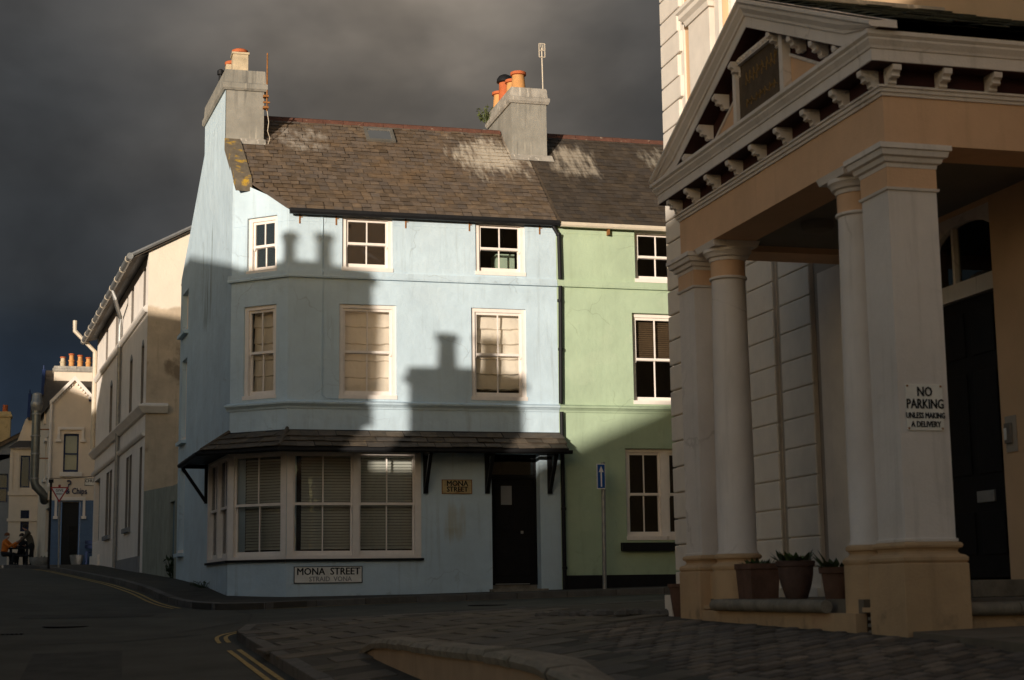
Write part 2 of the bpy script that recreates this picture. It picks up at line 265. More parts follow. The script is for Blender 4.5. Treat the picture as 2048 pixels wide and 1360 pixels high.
# ------------------------------------------------------------------ builders
class Frame:
    """a wall's own axes: u runs to the right seen from outside, o points out, z is up"""
    def __init__(s, x, y, ux, uy):
        l = math.hypot(ux, uy); s.x, s.y, s.ux, s.uy = x, y, ux/l, uy/l
    def __call__(s, u, o, z): return Vector((s.x+s.ux*u+s.uy*o, s.y+s.uy*u-s.ux*o, z))
WORLD = Frame(0, 0, 1, 0)            # u = x, o = -y
class MB:
    def __init__(s, fr=None): s.v = []; s.f = []; s.fr = fr
    def P(s, a, b, c): return s.fr(a, b, c) if s.fr else Vector((a, b, c))
    def add(s, vs, fs):
        k = len(s.v); s.v += [Vector(q) for q in vs]; s.f += [tuple(i+k for i in q) for q in fs]; return s
    def box(s, a0, a1, b0, b1, c0, c1):
        vs = [s.P(a, b, c) for c in (c0, c1) for b in (b0, b1) for a in (a0, a1)]
        return s.add(vs, [(0, 1, 3, 2), (4, 6, 7, 5), (0, 4, 5, 1), (2, 3, 7, 6), (0, 2, 6, 4), (1, 5, 7, 3)])
    def quad(s, *ps): return s.add([s.P(*p) for p in ps], [tuple(range(len(ps)))])
    def prism(s, poly, b0, b1):
        """polygon in (a, c) extruded along b"""
        n = len(poly)
        vs = [s.P(a, b0, c) for a, c in poly]+[s.P(a, b1, c) for a, c in poly]
        return s.add(vs, [tuple(range(n)), tuple(range(2*n-1, n-1, -1))]+[(i, i+n, (i+1) % n+n, (i+1) % n) for i in range(n)])
    def loft(s, rings, close=True, caps=True):
        n = len(rings[0]); k = [q for r in rings for q in r]; fs = []
        for i in range(len(rings)-1):
            for j in range(n if close else n-1):
                a, b = i*n+j, i*n+(j+1) % n; fs.append((a, b, b+n, a+n))
        if caps and close: fs += [tuple(range(n-1, -1, -1)), tuple(range((len(rings)-1)*n, len(rings)*n))]
        return s.add(k, fs)
    def lathe(s, c, prof, n=16):
        rings = [[s.P(c[0]+r*math.cos(2*math.pi*j/n), c[1]+r*math.sin(2*math.pi*j/n), c[2]+z) for j in range(n)] for r, z in prof]
        return s.loft(rings)
    def tube(s, pts, r, n=8, r2=None):
        pts = [s.P(*p) for p in pts]; rings = []; m = len(pts)
        for i, p in enumerate(pts):
            d = (pts[min(i+1, m-1)]-pts[max(i-1, 0)]).normalized(); up = Vector((0, 0, 1)) if abs(d.z) < .95 else Vector((1, 0, 0))
            a = d.cross(up).normalized(); b = d.cross(a); rr = r if r2 is None else r+(r2-r)*i/(m-1)
            rings.append([p+a*rr*math.cos(2*math.pi*j/n)+b*rr*math.sin(2*math.pi*j/n) for j in range(n)])
        return s.loft(rings)
    def sweep(s, path, prof, closed=False):
        """path [(x,y,z)] seen left to right from outside; prof [(out, up)] closed outline; mitred in plan"""
        m = len(path); rings = []
        for i in range(m):
            def nrm(a, b): d = Vector((b[0]-a[0], b[1]-a[1])); d.normalize(); return Vector((d.y, -d.x))
            if closed: n0, n1 = nrm(path[i-1], path[i]), nrm(path[i], path[(i+1) % m])
            else:
                n0 = nrm(path[max(i-1, 0)], path[max(i-1, 0)+1]); n1 = nrm(path[min(i, m-2)], path[min(i, m-2)+1])
            b = (n0+n1); k = b/(b.dot(n0)) if b.length > 1e-6 else n0
            rings.append([Vector((path[i][0]+k.x*o, path[i][1]+k.y*o, path[i][2]+h)) for o, h in prof])
        if closed: rings.append(rings[0])
        return s.loft(rings, True, not closed)
    def build(s, name, m, parent=None, smooth=False, bevel=0.):
        off = root_loc(parent)
        me = bpy.data.meshes.new(name); me.from_pydata([q-off for q in s.v], [], s.f); me.update()
        bm = bmesh.new(); bm.from_mesh(me); bmesh.ops.recalc_face_normals(bm, faces=bm.faces)
        if bevel: bmesh.ops.bevel(bm, geom=list(bm.edges), offset=bevel, segments=2, affect='EDGES', profile=.6, clamp_overlap=True)
        bm.to_mesh(me); bm.free()
        if smooth:
            for p in me.polygons: p.use_smooth = True
            try: me.set_sharp_from_angle(angle=R(40))
            except Exception: pass
        me.materials.append(MT[m] if isinstance(m, str) else m)
        return link(bpy.data.objects.new(name, me), parent)
def root_loc(o):
    while o is not None and o.parent is not None: o = o.parent
    return o.location.copy() if o is not None else Vector((0, 0, 0))
def link(o, parent=None):
    COL.objects.link(o)
    if parent is not None: o.parent = parent
    return o
def tag(o, label, cat, group=None, kind=None):
    if label: o['label'] = label
    if cat: o['category'] = cat
    if group: o['group'] = group
    if kind: o['kind'] = kind
    return o
def thing(name, label, cat, loc, group=None):
    o = bpy.data.objects.new(name, None); COL.objects.link(o); o.location = loc; o.empty_display_size = .2
    return tag(o, label, cat, group)
def inst(name, me, parent, mtx):
    """another object on shared mesh data, mtx in world space"""
    o = bpy.data.objects.new(name, me); link(o, parent)
    o.matrix_local = Matrix.Translation(-root_loc(parent)) @ mtx
    return o
def mesh_of(mb, name, m, smooth=False, bevel=0.):
    o = mb.build(name, m, None, smooth, bevel); me = o.data; bpy.data.objects.remove(o); return me
def boxed(fr, *a): return MB(fr).box(*a)
def text(parent, fr, s, u, z, o, size, m, extr=.004, bold=0., name='lettering', xs=1.):
    cu = bpy.data.curves.new('t', 'FONT'); cu.body = s; cu.align_x = 'CENTER'; cu.align_y = 'CENTER'; cu.size = size; cu.extrude = extr; cu.resolution_u = 2
    ob = bpy.data.objects.new('t', cu); COL.objects.link(ob); dg = bpy.context.evaluated_depsgraph_get(); dg.update()
    me = bpy.data.meshes.new_from_object(ob.evaluated_get(dg)); bpy.data.objects.remove(ob)
    off = root_loc(parent)
    if bold:
        bm = bmesh.new(); bm.from_mesh(me); g0 = list(bm.verts)+list(bm.edges)+list(bm.faces)
        for dx, dy, dz in ((bold*1.6, 0, .0004), (bold*.8, bold*.7, .0008)):
            r = bmesh.ops.duplicate(bm, geom=g0)
            for v in r['geom']:
                if isinstance(v, bmesh.types.BMVert): v.co += Vector((dx, dy, dz))
        bm.to_mesh(me); bm.free()
    for v in me.vertices: v.co = fr(u+v.co.x*xs, o+v.co.z, z+v.co.y)-off
    me.materials.clear(); me.materials.append(MT[m]); me.name = name
    ob = link(bpy.data.objects.new(name, me), parent); ob['kind'] = 'stuff'; return ob
def wall(fr, outline_top, u0, u1, z0, holes, depth=.28, extra=()):
    """wall face with openings and their reveals: rectangle u0..u1, z0..outline_top; extra = polygons above"""
    us = sorted({u0, u1, *[h[0] for h in holes], *[h[1] for h in holes]}); zs = sorted({z0, outline_top, *[h[2] for h in holes], *[h[3] for h in holes]})
    us = [u for u in us if u0 <= u <= u1]; zs = [z for z in zs if z0 <= z <= outline_top]
    mb = MB(fr)
    for i in range(len(us)-1):
        for j in range(len(zs)-1):
            cu, cz = (us[i]+us[i+1])/2, (zs[j]+zs[j+1])/2
            if any(h[0] < cu < h[1] and h[2] < cz < h[3] for h in holes): continue
            mb.quad((us[i], 0, zs[j]), (us[i+1], 0, zs[j]), (us[i+1], 0, zs[j+1]), (us[i], 0, zs[j+1]))
    for a, b, c, d in holes:
        for p, q in (((a, c), (a, d)), ((b, d), (b, c)), ((a, d), (b, d)), ((b, c), (a, c))):
            mb.quad((p[0], 0, p[1]), (q[0], 0, q[1]), (q[0], -depth, q[1]), (p[0], -depth, p[1]))
    for poly in extra: mb.quad(*[(a, 0, b) for a, b in poly])
    # merge shared corners so the face reads as one sheet
    return mb
def build_wall(mb, name, m, parent):
    off = root_loc(parent); me = bpy.data.meshes.new(name); me.from_pydata([q-off for q in mb.v], [], mb.f)
    bm = bmesh.new(); bm.from_mesh(me); bmesh.ops.remove_doubles(bm, verts=bm.verts, dist=1e-4); bmesh.ops.recalc_face_normals(bm, faces=bm.faces); bm.to_mesh(me); bm.free()
    me.materials.append(MT[m]); return link(bpy.data.objects.new(name, me), parent)
def sash(parent, fr, u0, u1, z0, z1, rec=.05, fw=.075, bars=1, meet=.5, blind=None, horns=True, sill=True, name='window', fm='white_frame', mid=False, twin=False):
    """box sash window: frame, two sashes, four panes, sill"""
    w = MB(fr); o0, o1 = -rec-.10, -rec
    zs = z0+(.07 if sill else 0)
    w.box(u0, u0+fw, o0, o1, zs, z1); w.box(u1-fw, u1, o0, o1, zs, z1); w.box(u0+fw, u1-fw, o0, o1, z1-fw*.9, z1)
    # outer architrave bead
    win = w.build(name, fm, parent)
    if sill: boxed(fr, u0-.01, u1+.01, o0, .015, z0, zs).build('sill', fm, win)
    a, b = u0+fw, u1-fw; zt = z1-fw*.9; zm = zs+(zt-zs)*meet
    for nm, lo, hi, oo in (('upper_sash', zm-.02, zt, -rec-.035), ('lower_sash', zs, zm+.02, -rec-.075)):
        st = .04; rb = .05 if nm == 'upper_sash' else .085; rt = .045
        s = MB(fr); s.box(a, a+st, oo-.035, oo, lo, hi); s.box(b-st, b, oo-.035, oo, lo, hi)
        s.box(a+st, b-st, oo-.035, oo, lo, lo+(rb if nm == 'lower_sash' else rt)); s.box(a+st, b-st, oo-.035, oo, hi-rt, hi)
        pl, pr, pb, pt = a+st, b-st, lo+(rb if nm == 'lower_sash' else rt), hi-rt
        xs = [pl+(pr-pl)*i/(bars+1) for i in range(bars+2)]
        for x in xs[1:-1]: s.box(x-.011, x+.011, oo-.03, oo-.004, pb, pt)
        if nm == 'upper_sash' and horns:
            for x in (a, b-st): s.prism([(x, lo), (x+st, lo), (x+st*.7, lo-.05), (x+st*.3, lo-.05)], oo-.03, oo)
        so_ = s.build(nm, fm, win)
        for i in range(bars+1):
            boxed(fr, xs[i]+(.011 if i else 0), xs[i+1]-(.011 if i < bars else 0), oo-.02, oo-.016, pb, pt).build('pane', 'glass', win)
    if blind:
        kind = blind[0]
        if kind == 'roman':
            bl = MB(fr); n = 5; h0 = zs+(zt-zs)*blind[1]
            for i in range(n):
                c, d = h0+(zt-h0)*i/n, h0+(zt-h0)*(i+1)/n
                K = 10; rows = [(d, -.205), ((c+d)/2, -.190), (c+.02, -.165), (c, -.20)]; rr2 = random.Random(i*7+int(a*50)); ph_ = rr2.uniform(0, 6)
                bl.loft([[fr(a+(b-a)*j/K, -rec+o_+.010*math.sin(j*1.3+ph_)*(1 if q_ else .2), z_-(.018*math.sin(math.pi*j/K)+.006*math.sin(j*2.1+ph_))*(q_ > 1)) for j in range(K+1)] for q_, (z_, o_) in enumerate(rows)], False, False)
            o = bl.build('roman_blind', blind[2] if len(blind) > 2 else 'blind_cream', win)
        elif kind == 'slats':
            bl = MB(fr); z = zt-.01; h0 = zs+(zt-zs)*blind[1]; c0 = a+.02+blind[3]*(b-a); 
            while z > h0:
                bl.add([fr(c0, -rec-.19, z), fr(b-.01, -rec-.19, z), fr(b-.01, -rec-.165, z-.037), fr(c0, -rec-.165, z-.037)], [(0, 1, 2, 3)]); z -= .04
            bl.box(c0, b-.01, -rec-.20, -rec-.16, h0-.035, h0-.01)
            o = bl.build('slatted_blind', blind[2], win); o['kind'] = 'stuff'
        elif kind == 'curtains':
            for (c, d) in blind[1]:
                cu = MB(fr); n = 14; ring0 = []
                r0 = [fr(a+(b-a)*(c+(d-c)*i/n), -rec-.2+.02*math.sin(i*2.1), zt) for i in range(n+1)]; r1 = [fr(a+(b-a)*(c+(d-c)*i/n), -rec-.2+.025*math.sin(i*2.1+.4), zs) for i in range(n+1)]
                cu.loft([r0, r1], False, False).build('curtain', 'curtain', win)
    return win
def slate_mesh(w, l, t, m, seed):
    rr = random.Random(seed); mb = MB(); j = lambda: rr.uniform(-.006, .006)
    cut = rr.choice((0, 0, .02))
    top = [(-w/2, l), (w/2, l), (w/2, j()), (w/2-cut-.004, j()-.002), (-w/2, j())]
    n = len(top); vs = [Vector((a, b, 0)) for a, b in top]+[Vector((a, b, t)) for a, b in top]
    mb.add(vs, [tuple(range(n)), tuple(range(2*n-1, n-1, -1))]+[(i, i+n, (i+1) % n+n, (i+1) % n) for i in range(n)])
    return mesh_of(mb, 'slate', m)
def slates(parent, origin, ud, vd, inside, w, gauge, length, m, thick=.007, limit=300, jit=.004, prefer=None, vmax=None):
    """courses of slates on a roof plane; ud along eave, vd up the slope (unit vectors)"""
    nrm = ud.cross(vd).normalized(); proto = [slate_mesh(w*k-.006, length, thick, m, i) for i, k in enumerate((1, .98, 1, 1.02, .96, 1))]
    spots = []
    for c, u0, u1, v in inside(gauge):
        u = u0-(c % 2)*w*.5+random.uniform(-.02, .02)
        while u < u1:
            ww = w
            uc = u+w/2
            lo, hi = max(u, u0-.012), min(u+w, u1+.012)
            if hi-lo > .25*w: spots.append((c, (lo+hi)/2, v, (hi-lo)/w))
            u += w
    tilt = math.asin(min(.9, thick*1.8/gauge*1.0))
    def mtx(uc, v, k, sx=1.):
        t = tilt*random.uniform(.7, 1.9); yaw = random.gauss(0, .016)
        a = (ud*math.cos(yaw)+vd*math.sin(yaw)); b = (vd*math.cos(yaw)-ud*math.sin(yaw)); b2 = (b*math.cos(t)-nrm*math.sin(t)); n2 = a.cross(b2)
        p = origin+ud*(uc+random.gauss(0, jit))+vd*(v+random.gauss(0, jit))+nrm*(length*math.sin(t)*.55+.008)
        sy = 1. if vmax is None else min(1., max(.2, (vmax-v)/length))
        return Matrix(((a.x*sx, b2.x*sy, n2.x, p.x), (a.y*sx, b2.y*sy, n2.y, p.y), (a.z*sx, b2.z*sy, n2.z, p.z), (0, 0, 0, 1)))
    spots.sort(key=prefer or (lambda q: q[0]))
    for i, (c, uc, v, sx) in enumerate(spots[:limit]): inst('slate', proto[random.randrange(6)], parent, mtx(uc, v, i, sx))
    rest = spots[limit:]
    if rest:
        mb = MB()
        for i, (c, uc, v, sx) in enumerate(rest):
            me = proto[random.randrange(6)]; mm = mtx(uc, v, i, sx)
            mb.add([mm @ q.co for q in me.vertices], [tuple(p.vertices) for p in me.polygons])
        o = mb.build('slate_field', m, parent); o['kind'] = 'stuff'
def pot(parent, c, prof, m, rim=None, n=16):
    o = MB().lathe(c, prof, n).build('chimney_pot', m, parent, smooth=True)
    if rim: MB().lathe(c, rim[0], n).build('pot_rim', rim[1], o, smooth=True)
    return o

# ------------------------------------------------------------------ ground levels (z = 0 is eye level)
AY = [-60, -20, 0, 8, 12, 14, 16, 18, 20, 24, 27, 28.6, 30.6, 33.3, 35, 41.2, 55, 70, 100, 200, 900]
AZ = [-3.6, -2.6, -1.6, -1.16, -.92, -.79, -.66, -.53, -.41, -.22, -.11, -.03, .125, .26, .335, .55, 1.03, 1.22, 1.7, 2.8, 6]
BY = [-60, -20, 0, 6, 10.35, 14.8, 18, 22, 27.6, 28.6, 30.6, 33.3, 35, 41.2, 55, 70, 100, 200, 900]
BZ = [-3.2, -2.0, -.85, -.50, -.355, -.285, -.235, -.155, -.055, -.01, .14, .27, .345, .56, 1.03, 1.22, 1.7, 2.8, 6]
def itp(x, xs, ys):
    if x <= xs[0]: return ys[0]
    for i in range(1, len(xs)):
        if x <= xs[i]: return ys[i-1]+(ys[i]-ys[i-1])*(x-xs[i-1])/(xs[i]-xs[i-1])
    return ys[-1]
def sm(y, a, b): return sum(itp(y+d*.2, a, b) for d in range(-4, 5))/9
def PV(x, y):
    A, B = sm(y, AY, AZ), sm(y, BY, BZ); u = max(-.5, min(1, (x-1.3)/4.3))
    z = A+(B-A)*(u if u > 0 else .35*u)
    if x > 5.6: z += .018*(min(x, 14)-5.6)*max(0, min(1, (60-y)/30))
    return z
def inpoly(x, y, poly):
    r = False; j = len(poly)-1
    for i in range(len(poly)):
        a, b = poly[i], poly[j]
        if (a[1] > y) != (b[1] > y) and x < (b[0]-a[0])*(y-a[1])/(b[1]-a[1])+a[0]: r = not r
        j = i
    return r
def sheet(name, poly, off, m, step=.6, skirt=0., parent=None, kind='structure'):
    """polygon laid on the ground levels, triangulated and subdivided, optional vertical skirt (kerb face)"""
    dens = []
    for i, a in enumerate(poly):
        b = poly[(i+1) % len(poly)]; n = max(1, int(math.dist(a, b)/step))
        dens += [(a[0]+(b[0]-a[0])*k/n, a[1]+(b[1]-a[1])*k/n) for k in range(n)]
    bm = bmesh.new(); vs = [bm.verts.new((x, y, 0)) for x, y in dens]; f = bm.faces.new(vs)
    bmesh.ops.triangulate(bm, faces=[f])
    for axis in (0, 1):
        lo, hi = min(p[axis] for p in dens), max(p[axis] for p in dens); k = math.ceil(lo/step)*step
        while k < hi:
            co = (k, 0, 0) if axis == 0 else (0, k, 0); no = (1, 0, 0) if axis == 0 else (0, 1, 0)
            bmesh.ops.bisect_plane(bm, geom=list(bm.verts)+list(bm.edges)+list(bm.faces), plane_co=co, plane_no=no); k += step if abs(k) < 40 else step*3
    for v in bm.verts: v.co.z = PV(v.co.x, v.co.y)+off
    if skirt:
        be = [e for e in bm.edges if len(e.link_faces) == 1]; r = bmesh.ops.extrude_edge_only(bm, edges=be)
        for v in [g for g in r['geom'] if isinstance(g, bmesh.types.BMVert)]: v.co.z -= skirt
    bmesh.ops.recalc_face_normals(bm, faces=bm.faces)
    me = bpy.data.meshes.new(name); bm.to_mesh(me); bm.free(); me.materials.append(MT[m])
    if sum(p.normal.z*p.area for p in me.polygons) < 0: me.flip_normals()
    o = link(bpy.data.objects.new(name, me), parent)
    if kind and parent is None: o['kind'] = kind
    return o
def ribbon(name, pts, w, off, m, parent=None):
    mb = MB(); L_, R_ = [], []
    d2 = []
    for i in range(len(pts)-1):
        n = max(1, int(math.dist(pts[i], pts[i+1])/.35)); d2 += [tuple(pts[i][k]+(pts[i+1][k]-pts[i][k])*j/n for k in (0, 1)) for j in range(n)]
    d2.append(pts[-1])
    for i, p in enumerate(d2):
        a, b = d2[max(0, i-1)], d2[min(len(d2)-1, i+1)]; d = Vector((b[0]-a[0], b[1]-a[1])).normalized(); n = Vector((-d.y, d.x))*w/2
        ww = random.uniform(.93, 1.07); n *= ww
        L_.append(Vector((p[0]+n.x, p[1]+n.y, PV(p[0]+n.x, p[1]+n.y)+off))); R_.append(Vector((p[0]-n.x, p[1]-n.y, PV(p[0]-n.x, p[1]-n.y)+off)))
    mb.loft([L_, R_], False, False); o = mb.build(name, m, parent)
    if parent is None: o['kind'] = 'structure'
    return o
def smooth_path(pts, it=2):
    for _ in range(it):
        q = [pts[0]]
        for a, b in zip(pts, pts[1:]): q += [(a[0]*.75+b[0]*.25, a[1]*.75+b[1]*.25), (a[0]*.25+b[0]*.75, a[1]*.25+b[1]*.75)]
        pts = q+[pts[-1]]
    return pts

# ================================================================== THE SETTING
def grid(name, xs, ys, off, m):
    mb = MB(); nx = len(xs)
    mb.v = [Vector((x, y, PV(x, y)+off)) for y in ys for x in xs]
    mb.f = [(j*nx+i, j*nx+i+1, (j+1)*nx+i+1, (j+1)*nx+i) for j in range(len(ys)-1) for i in range(nx-1)]
    o = mb.build(name, m, None, smooth=True); o['kind'] = 'structure'
    if o.data.polygons[0].normal.z < 0: o.data.flip_normals()
    return o
fr_ = lambda a, b, n: [a+(b-a)*i/n for i in range(n+1)]
grid('ground', [-900, -300, -100]+fr_(-40, 40, 50)+[100, 300, 900], [-900, -300, -100]+fr_(-40, 80, 80)+[110, 200, 400, 900], -.16, 'ground_soil')
grid('road', fr_(-9, 18, 54), fr_(-30, 78, 180), -.10, 'road_asphalt')
KN = [(2.45, -6), (2.3, 2), (2.08, 10), (1.91, 14.74), (1.83, 17.2), (1.76, 19.2), (1.84, 19.9), (2.15, 20.28), (2.7, 20.28), (4.2, 19.7), (5.8, 19.35), (7.6, 20.1), (9.5, 21.0), (17, 22.6)]
KN = smooth_path(KN, 2)
pv_near = sheet('pavement', KN+[(17, -6)], 0, 'pavement_grey', .5, .1)
KF = [(-12, 62.5), (-5, 58.8), (-2.2, 55.6), (-1.06, 52), (-.19, 44.1), (.63, 36), (1.21, 30.3), (1.60, 27.0), (1.85, 25.9), (2.35, 25.35), (3.0, 25.45), (4.2, 26.0), (5.6, 26.3), (7.05, 26.45), (8.6, 26.5), (10.3, 26.6), (17, 26.9)]
KF = smooth_path(KF, 2)
pv_far = sheet('pavement', KF+[(17, 29), (4, 29), (2.7, 30.5), (1.8, 42), (1.0, 57), (4, 60), (4, 82), (-12, 82)], 0, 'pavement_grey', .7, .1)
sheet('pavement', [(-8.9, -12), (-3.25, -12), (-3.0, 20), (-4.2, 38), (-7, 50), (-8.9, 50)], 0, 'pavement_grey', 1.2, .1)
def kerb(parent, path, a, b, L=.9, w=.13):
    acc = 0; seg = []; tot = sum(math.dist(p, q) for p, q in zip(path, path[1:]))
    def at(d):
        for p, q in zip(path, path[1:]):
            l = math.dist(p, q)
            if d <= l: return Vector((p[0]+(q[0]-p[0])*d/l, p[1]+(q[1]-p[1])*d/l)), Vector((q[0]-p[0], q[1]-p[1])).normalized()
            d -= l
        return Vector(path[-1]), Vector((path[-1][0]-path[-2][0], path[-1][1]-path[-2][1])).normalized()
    d = 0
    while d < tot-L:
        p, _ = at(d); q, _ = at(d+L-.012); mid = (p+q)/2
        if a(mid): 
            t = (q-p).normalized(); n = Vector((t.y, -t.x))*b     # towards the pavement
            mb = MB(); tops = []; dz = random.uniform(.004, .012)
            for s_ in (p, q):
                for k in (-.012, w):
                    c = s_+n*k; tops.append(Vector((c.x, c.y, PV(c.x, c.y)+dz)))
            mb.add(tops+[v-Vector((0, 0, .16)) for v in tops], [(0, 1, 3, 2), (4, 6, 7, 5), (0, 2, 6, 4), (1, 5, 7, 3), (0, 4, 5, 1), (2, 3, 7, 6)])
            mb.build('kerb_stone', 'kerb_stone', parent, bevel=.012)
        d += L
kerb(pv_near, KN, lambda p: 10 < p.y < 22 and p.x < 10, 1)
kerb(pv_far, KF, lambda p: p.y < 56 and p.x < 12.5, -1)
# double yellow lines
def offs(path, d):
    r = []
    for i, p in enumerate(path):
        a, b = path[max(0, i-1)], path[min(len(path)-1, i+1)]; t = Vector((b[0]-a[0], b[1]-a[1])).normalized(); r.append((p[0]-t.y*d, p[1]+t.x*d))
    return r
near1 = [p for p in KN if p[1] < 18.3 and p[0] < 3 and p[1] > 6]
ribbon('yellow_line', offs(near1, .13), .05, -.094, 'yellow_line'); ribbon('yellow_line', offs(near1, .235), .05, -.094, 'yellow_line')
near2 = [p for p in KN if p[1] >= 18.75 and p[0] < 2.6]
ribbon('yellow_line', offs(near2, .13), .05, -.094, 'yellow_line'); ribbon('yellow_line', offs(near2, .235), .05, -.094, 'yellow_line')
near3 = [p for p in KN if 2.5 < p[0] < 12 and p[1] > 19]
ribbon('yellow_line', offs(near3, .13), .05, -.094, 'yellow_line')
far1 = [p for p in KF if 26.4 < p[1] < 53 and p[0] < 2.2]
ribbon('yellow_line', offs(far1, -.16), .055, -.094, 'yellow_line'); ribbon('yellow_line', offs(far1, -.28), .055, -.094, 'yellow_line')
far2 = [p for p in KF if 2.6 < p[0] < 13 and p[1] < 30]
ribbon('yellow_line', offs(far2, -.12), .05, -.094, 'yellow_line')
# trench repairs and iron covers in the carriageway
for nm_, pl_ in (('road_patch', [(-.6, 14.5), (.35, 14.4), (.45, 18.6), (-.5, 18.7)]), ('road_patch', [(-.9, 24.5), (1.0, 24.2), (1.1, 25.0), (-.8, 25.4)]), ('road_patch', [(4.2, 21.2), (9.5, 22.4), (9.4, 23.1), (4.2, 21.9)])): sheet(nm_, pl_, -.096, 'asphalt_patch', .5)
for x_, y_ in ((-.2, 22.6), (5.9, 23.6)):
    o = MB().lathe((x_, y_, PV(x_, y_)-.115), [(.30, 0), (.30, .024), (.27, .026), (.26, .022), (.02, .024)], 28).build('manhole_cover', 'black_paint'); tag(o, 'round iron manhole cover in the %s' % ('main road' if x_ < 0 else 'side street'), 'manhole cover', 'manhole covers')
ribbon('tar_seam', [(-3, 19.6), (-1.2, 19.9), (.4, 19.7), (1.7, 20.4)], .035, -.095, 'asphalt_patch'); ribbon('tar_seam', [(1.2, 20.8), (2.2, 22.2), (2.4, 23.8), (2.3, 25.2)], .03, -.095, 'asphalt_patch')
# small drain grating
dc = MB()
for i in range(6): dc.box(-1.02+i*.055, -.985+i*.055, 21.35, 21.75, PV(-.9, 21.5)-.098, PV(-.9, 21.5)-.088)
o = dc.build('drain_cover', 'black_paint'); tag(o, 'small dark iron drain cover set into the road', 'drain cover')

def on_ground(parent, name, me, x, y, yaw, dz):
    e_ = .05; n = Vector((-(PV(x+e_, y)-PV(x-e_, y))/(2*e_), -(PV(x, y+e_)-PV(x, y-e_))/(2*e_), 1)).normalized()
    a = Vector((math.cos(yaw), math.sin(yaw), 0)); a = (a-n*a.dot(n)).normalized(); b = n.cross(a); z = PV(x, y)+dz
    return inst(name, me, parent, Matrix(((a.x, b.x, n.x, x), (a.y, b.y, n.y, y), (a.z, b.z, n.z, z), (0, 0, 0, 1))))
def pavers(parent, name, poly, w, l, gap, m, bev, yaw=0., limit=300, h=.03, dz=0.004):
    protos = [mesh_of(MB().box(-w*k/2+gap/2, w*k/2-gap/2, -l/2+gap/2, l/2-gap/2, -h, .004+random.uniform(0, .004)), name, m, bevel=bev) for k in (1, .97, 1.0, .95)]
    x0, x1 = min(p[0] for p in poly), max(p[0] for p in poly); y0, y1 = min(p[1] for p in poly), max(p[1] for p in poly)
    c, s = math.cos(yaw), math.sin(yaw); cx, cy = (x0+x1)/2, (y0+y1)/2; R0 = math.hypot(x1-x0, y1-y0)/2+1; k = 0; j = 0; v = -R0
    while v < R0:
        u = -R0+(j % 2)*w*.5
        while u < R0:
            x, y = cx+u*c-v*s, cy+u*s+v*c
            if inpoly(x, y, poly) and k < limit:
                on_ground(parent, name, protos[random.randrange(4)], x, y, yaw+random.gauss(0, .012), dz+random.uniform(-.003, .005)); k += 1
            u += w
        v += l; j += 1
    return k
pavers(pv_near, 'sett', [(4.05, 9.6), (5.15, 7.3), (5.5, 8.6), (5.55, 10.2), (5.45, 14.6), (4.75, 15.2), (4.25, 13.4)], .195, .15, .024, 'sett_stone', .016, R(10))
pavers(pv_near, 'paving_slab', [(3.0, 9.3), (3.95, 9.4), (4.15, 13.5), (4.65, 15.3), (5.35, 15.3), (5.3, 18.6), (4.2, 19.4), (2.8, 20.0), (2.05, 19.7), (2.0, 15.8), (3.0, 15.7)], .62, .42, .028, 'slab_stone', .010, R(8))
pavers(pv_near, 'paving_slab', [(2.08, 11.5), (2.5, 11.5), (2.5, 15.4), (2.04, 15.4)], .5, .5, .028, 'slab_stone', .010, R(3))

# rough stones bedded at the end of the paving by the portico
rs_ = thing('stone_edging', 'rough line of small pale stones at the foot of the portico far corner', 'stone edging', (5.4, 16.2, PV(5.4, 16.2)))
for i in range(15):
    t = i/14; x, y = 4.95+.75*t+random.uniform(-.04, .04), 17.3-1.9*t+random.uniform(-.05, .05); s_ = random.uniform(.05, .1)
    MB().lathe((x, y, PV(x, y)-.02), [(s_*.7, 0), (s_, s_*.4), (s_*.85, s_*.8), (s_*.3, s_*1.05)], 7).build('stone', 'kerb_stone', rs_)

# low rendered wall with a stone coping
lw = thing('low_wall', 'low tan rendered wall with dark stone coping curving across the paving', 'low wall', (2.7, 12.4, PV(2.7, 12.4)))
lwp = smooth_path([(2.62, 15.5), (2.60, 14.6), (2.62, 13.5), (2.66, 12), (2.70, 10.6), (2.74, 9.9), (2.86, 9.45), (3.1, 9.15)], 2)
def lwz(y): return itp(y, [9.0, 9.35, 9.8, 10.4, 14.0, 14.7, 15.2, 15.5], [-.66, -.55, -.425, -.40, -.40, -.425, -.49, -.57])
mb = MB(); rings = []
for i, p in enumerate(lwp):
    a, b = lwp[max(0, i-1)], lwp[min(len(lwp)-1, i+1)]; t = Vector((b[0]-a[0], b[1]-a[1])).normalized(); n = Vector((-t.y, t.x))*-1
    zt = lwz(p[1])-.07; zb = PV(*p)-.15; q = Vector((p[0], p[1], 0)); n3 = Vector((-n.x, -n.y, 0))
    if zt < zb+.02: zt = zb+.02
    rings.append([q+Vector((0, 0, zb)), q+Vector((0, 0, zt)), q+n3*.30+Vector((0, 0, zt)), q+n3*.30+Vector((0, 0, zb))])
mb.loft(rings).build('wall_body', 'wall_low_tan', lw)
d = 0; k = 0
tot = [0]
for a, b in zip(lwp, lwp[1:]): tot.append(tot[-1]+math.dist(a, b))
def lat(d):
    for i in range(len(lwp)-1):
        if d <= tot[i+1]:
            f = (d-tot[i])/(tot[i+1]-tot[i]); return Vector((lwp[i][0]+(lwp[i+1][0]-lwp[i][0])*f, lwp[i][1]+(lwp[i+1][1]-lwp[i][1])*f))
    return Vector(lwp[-1])
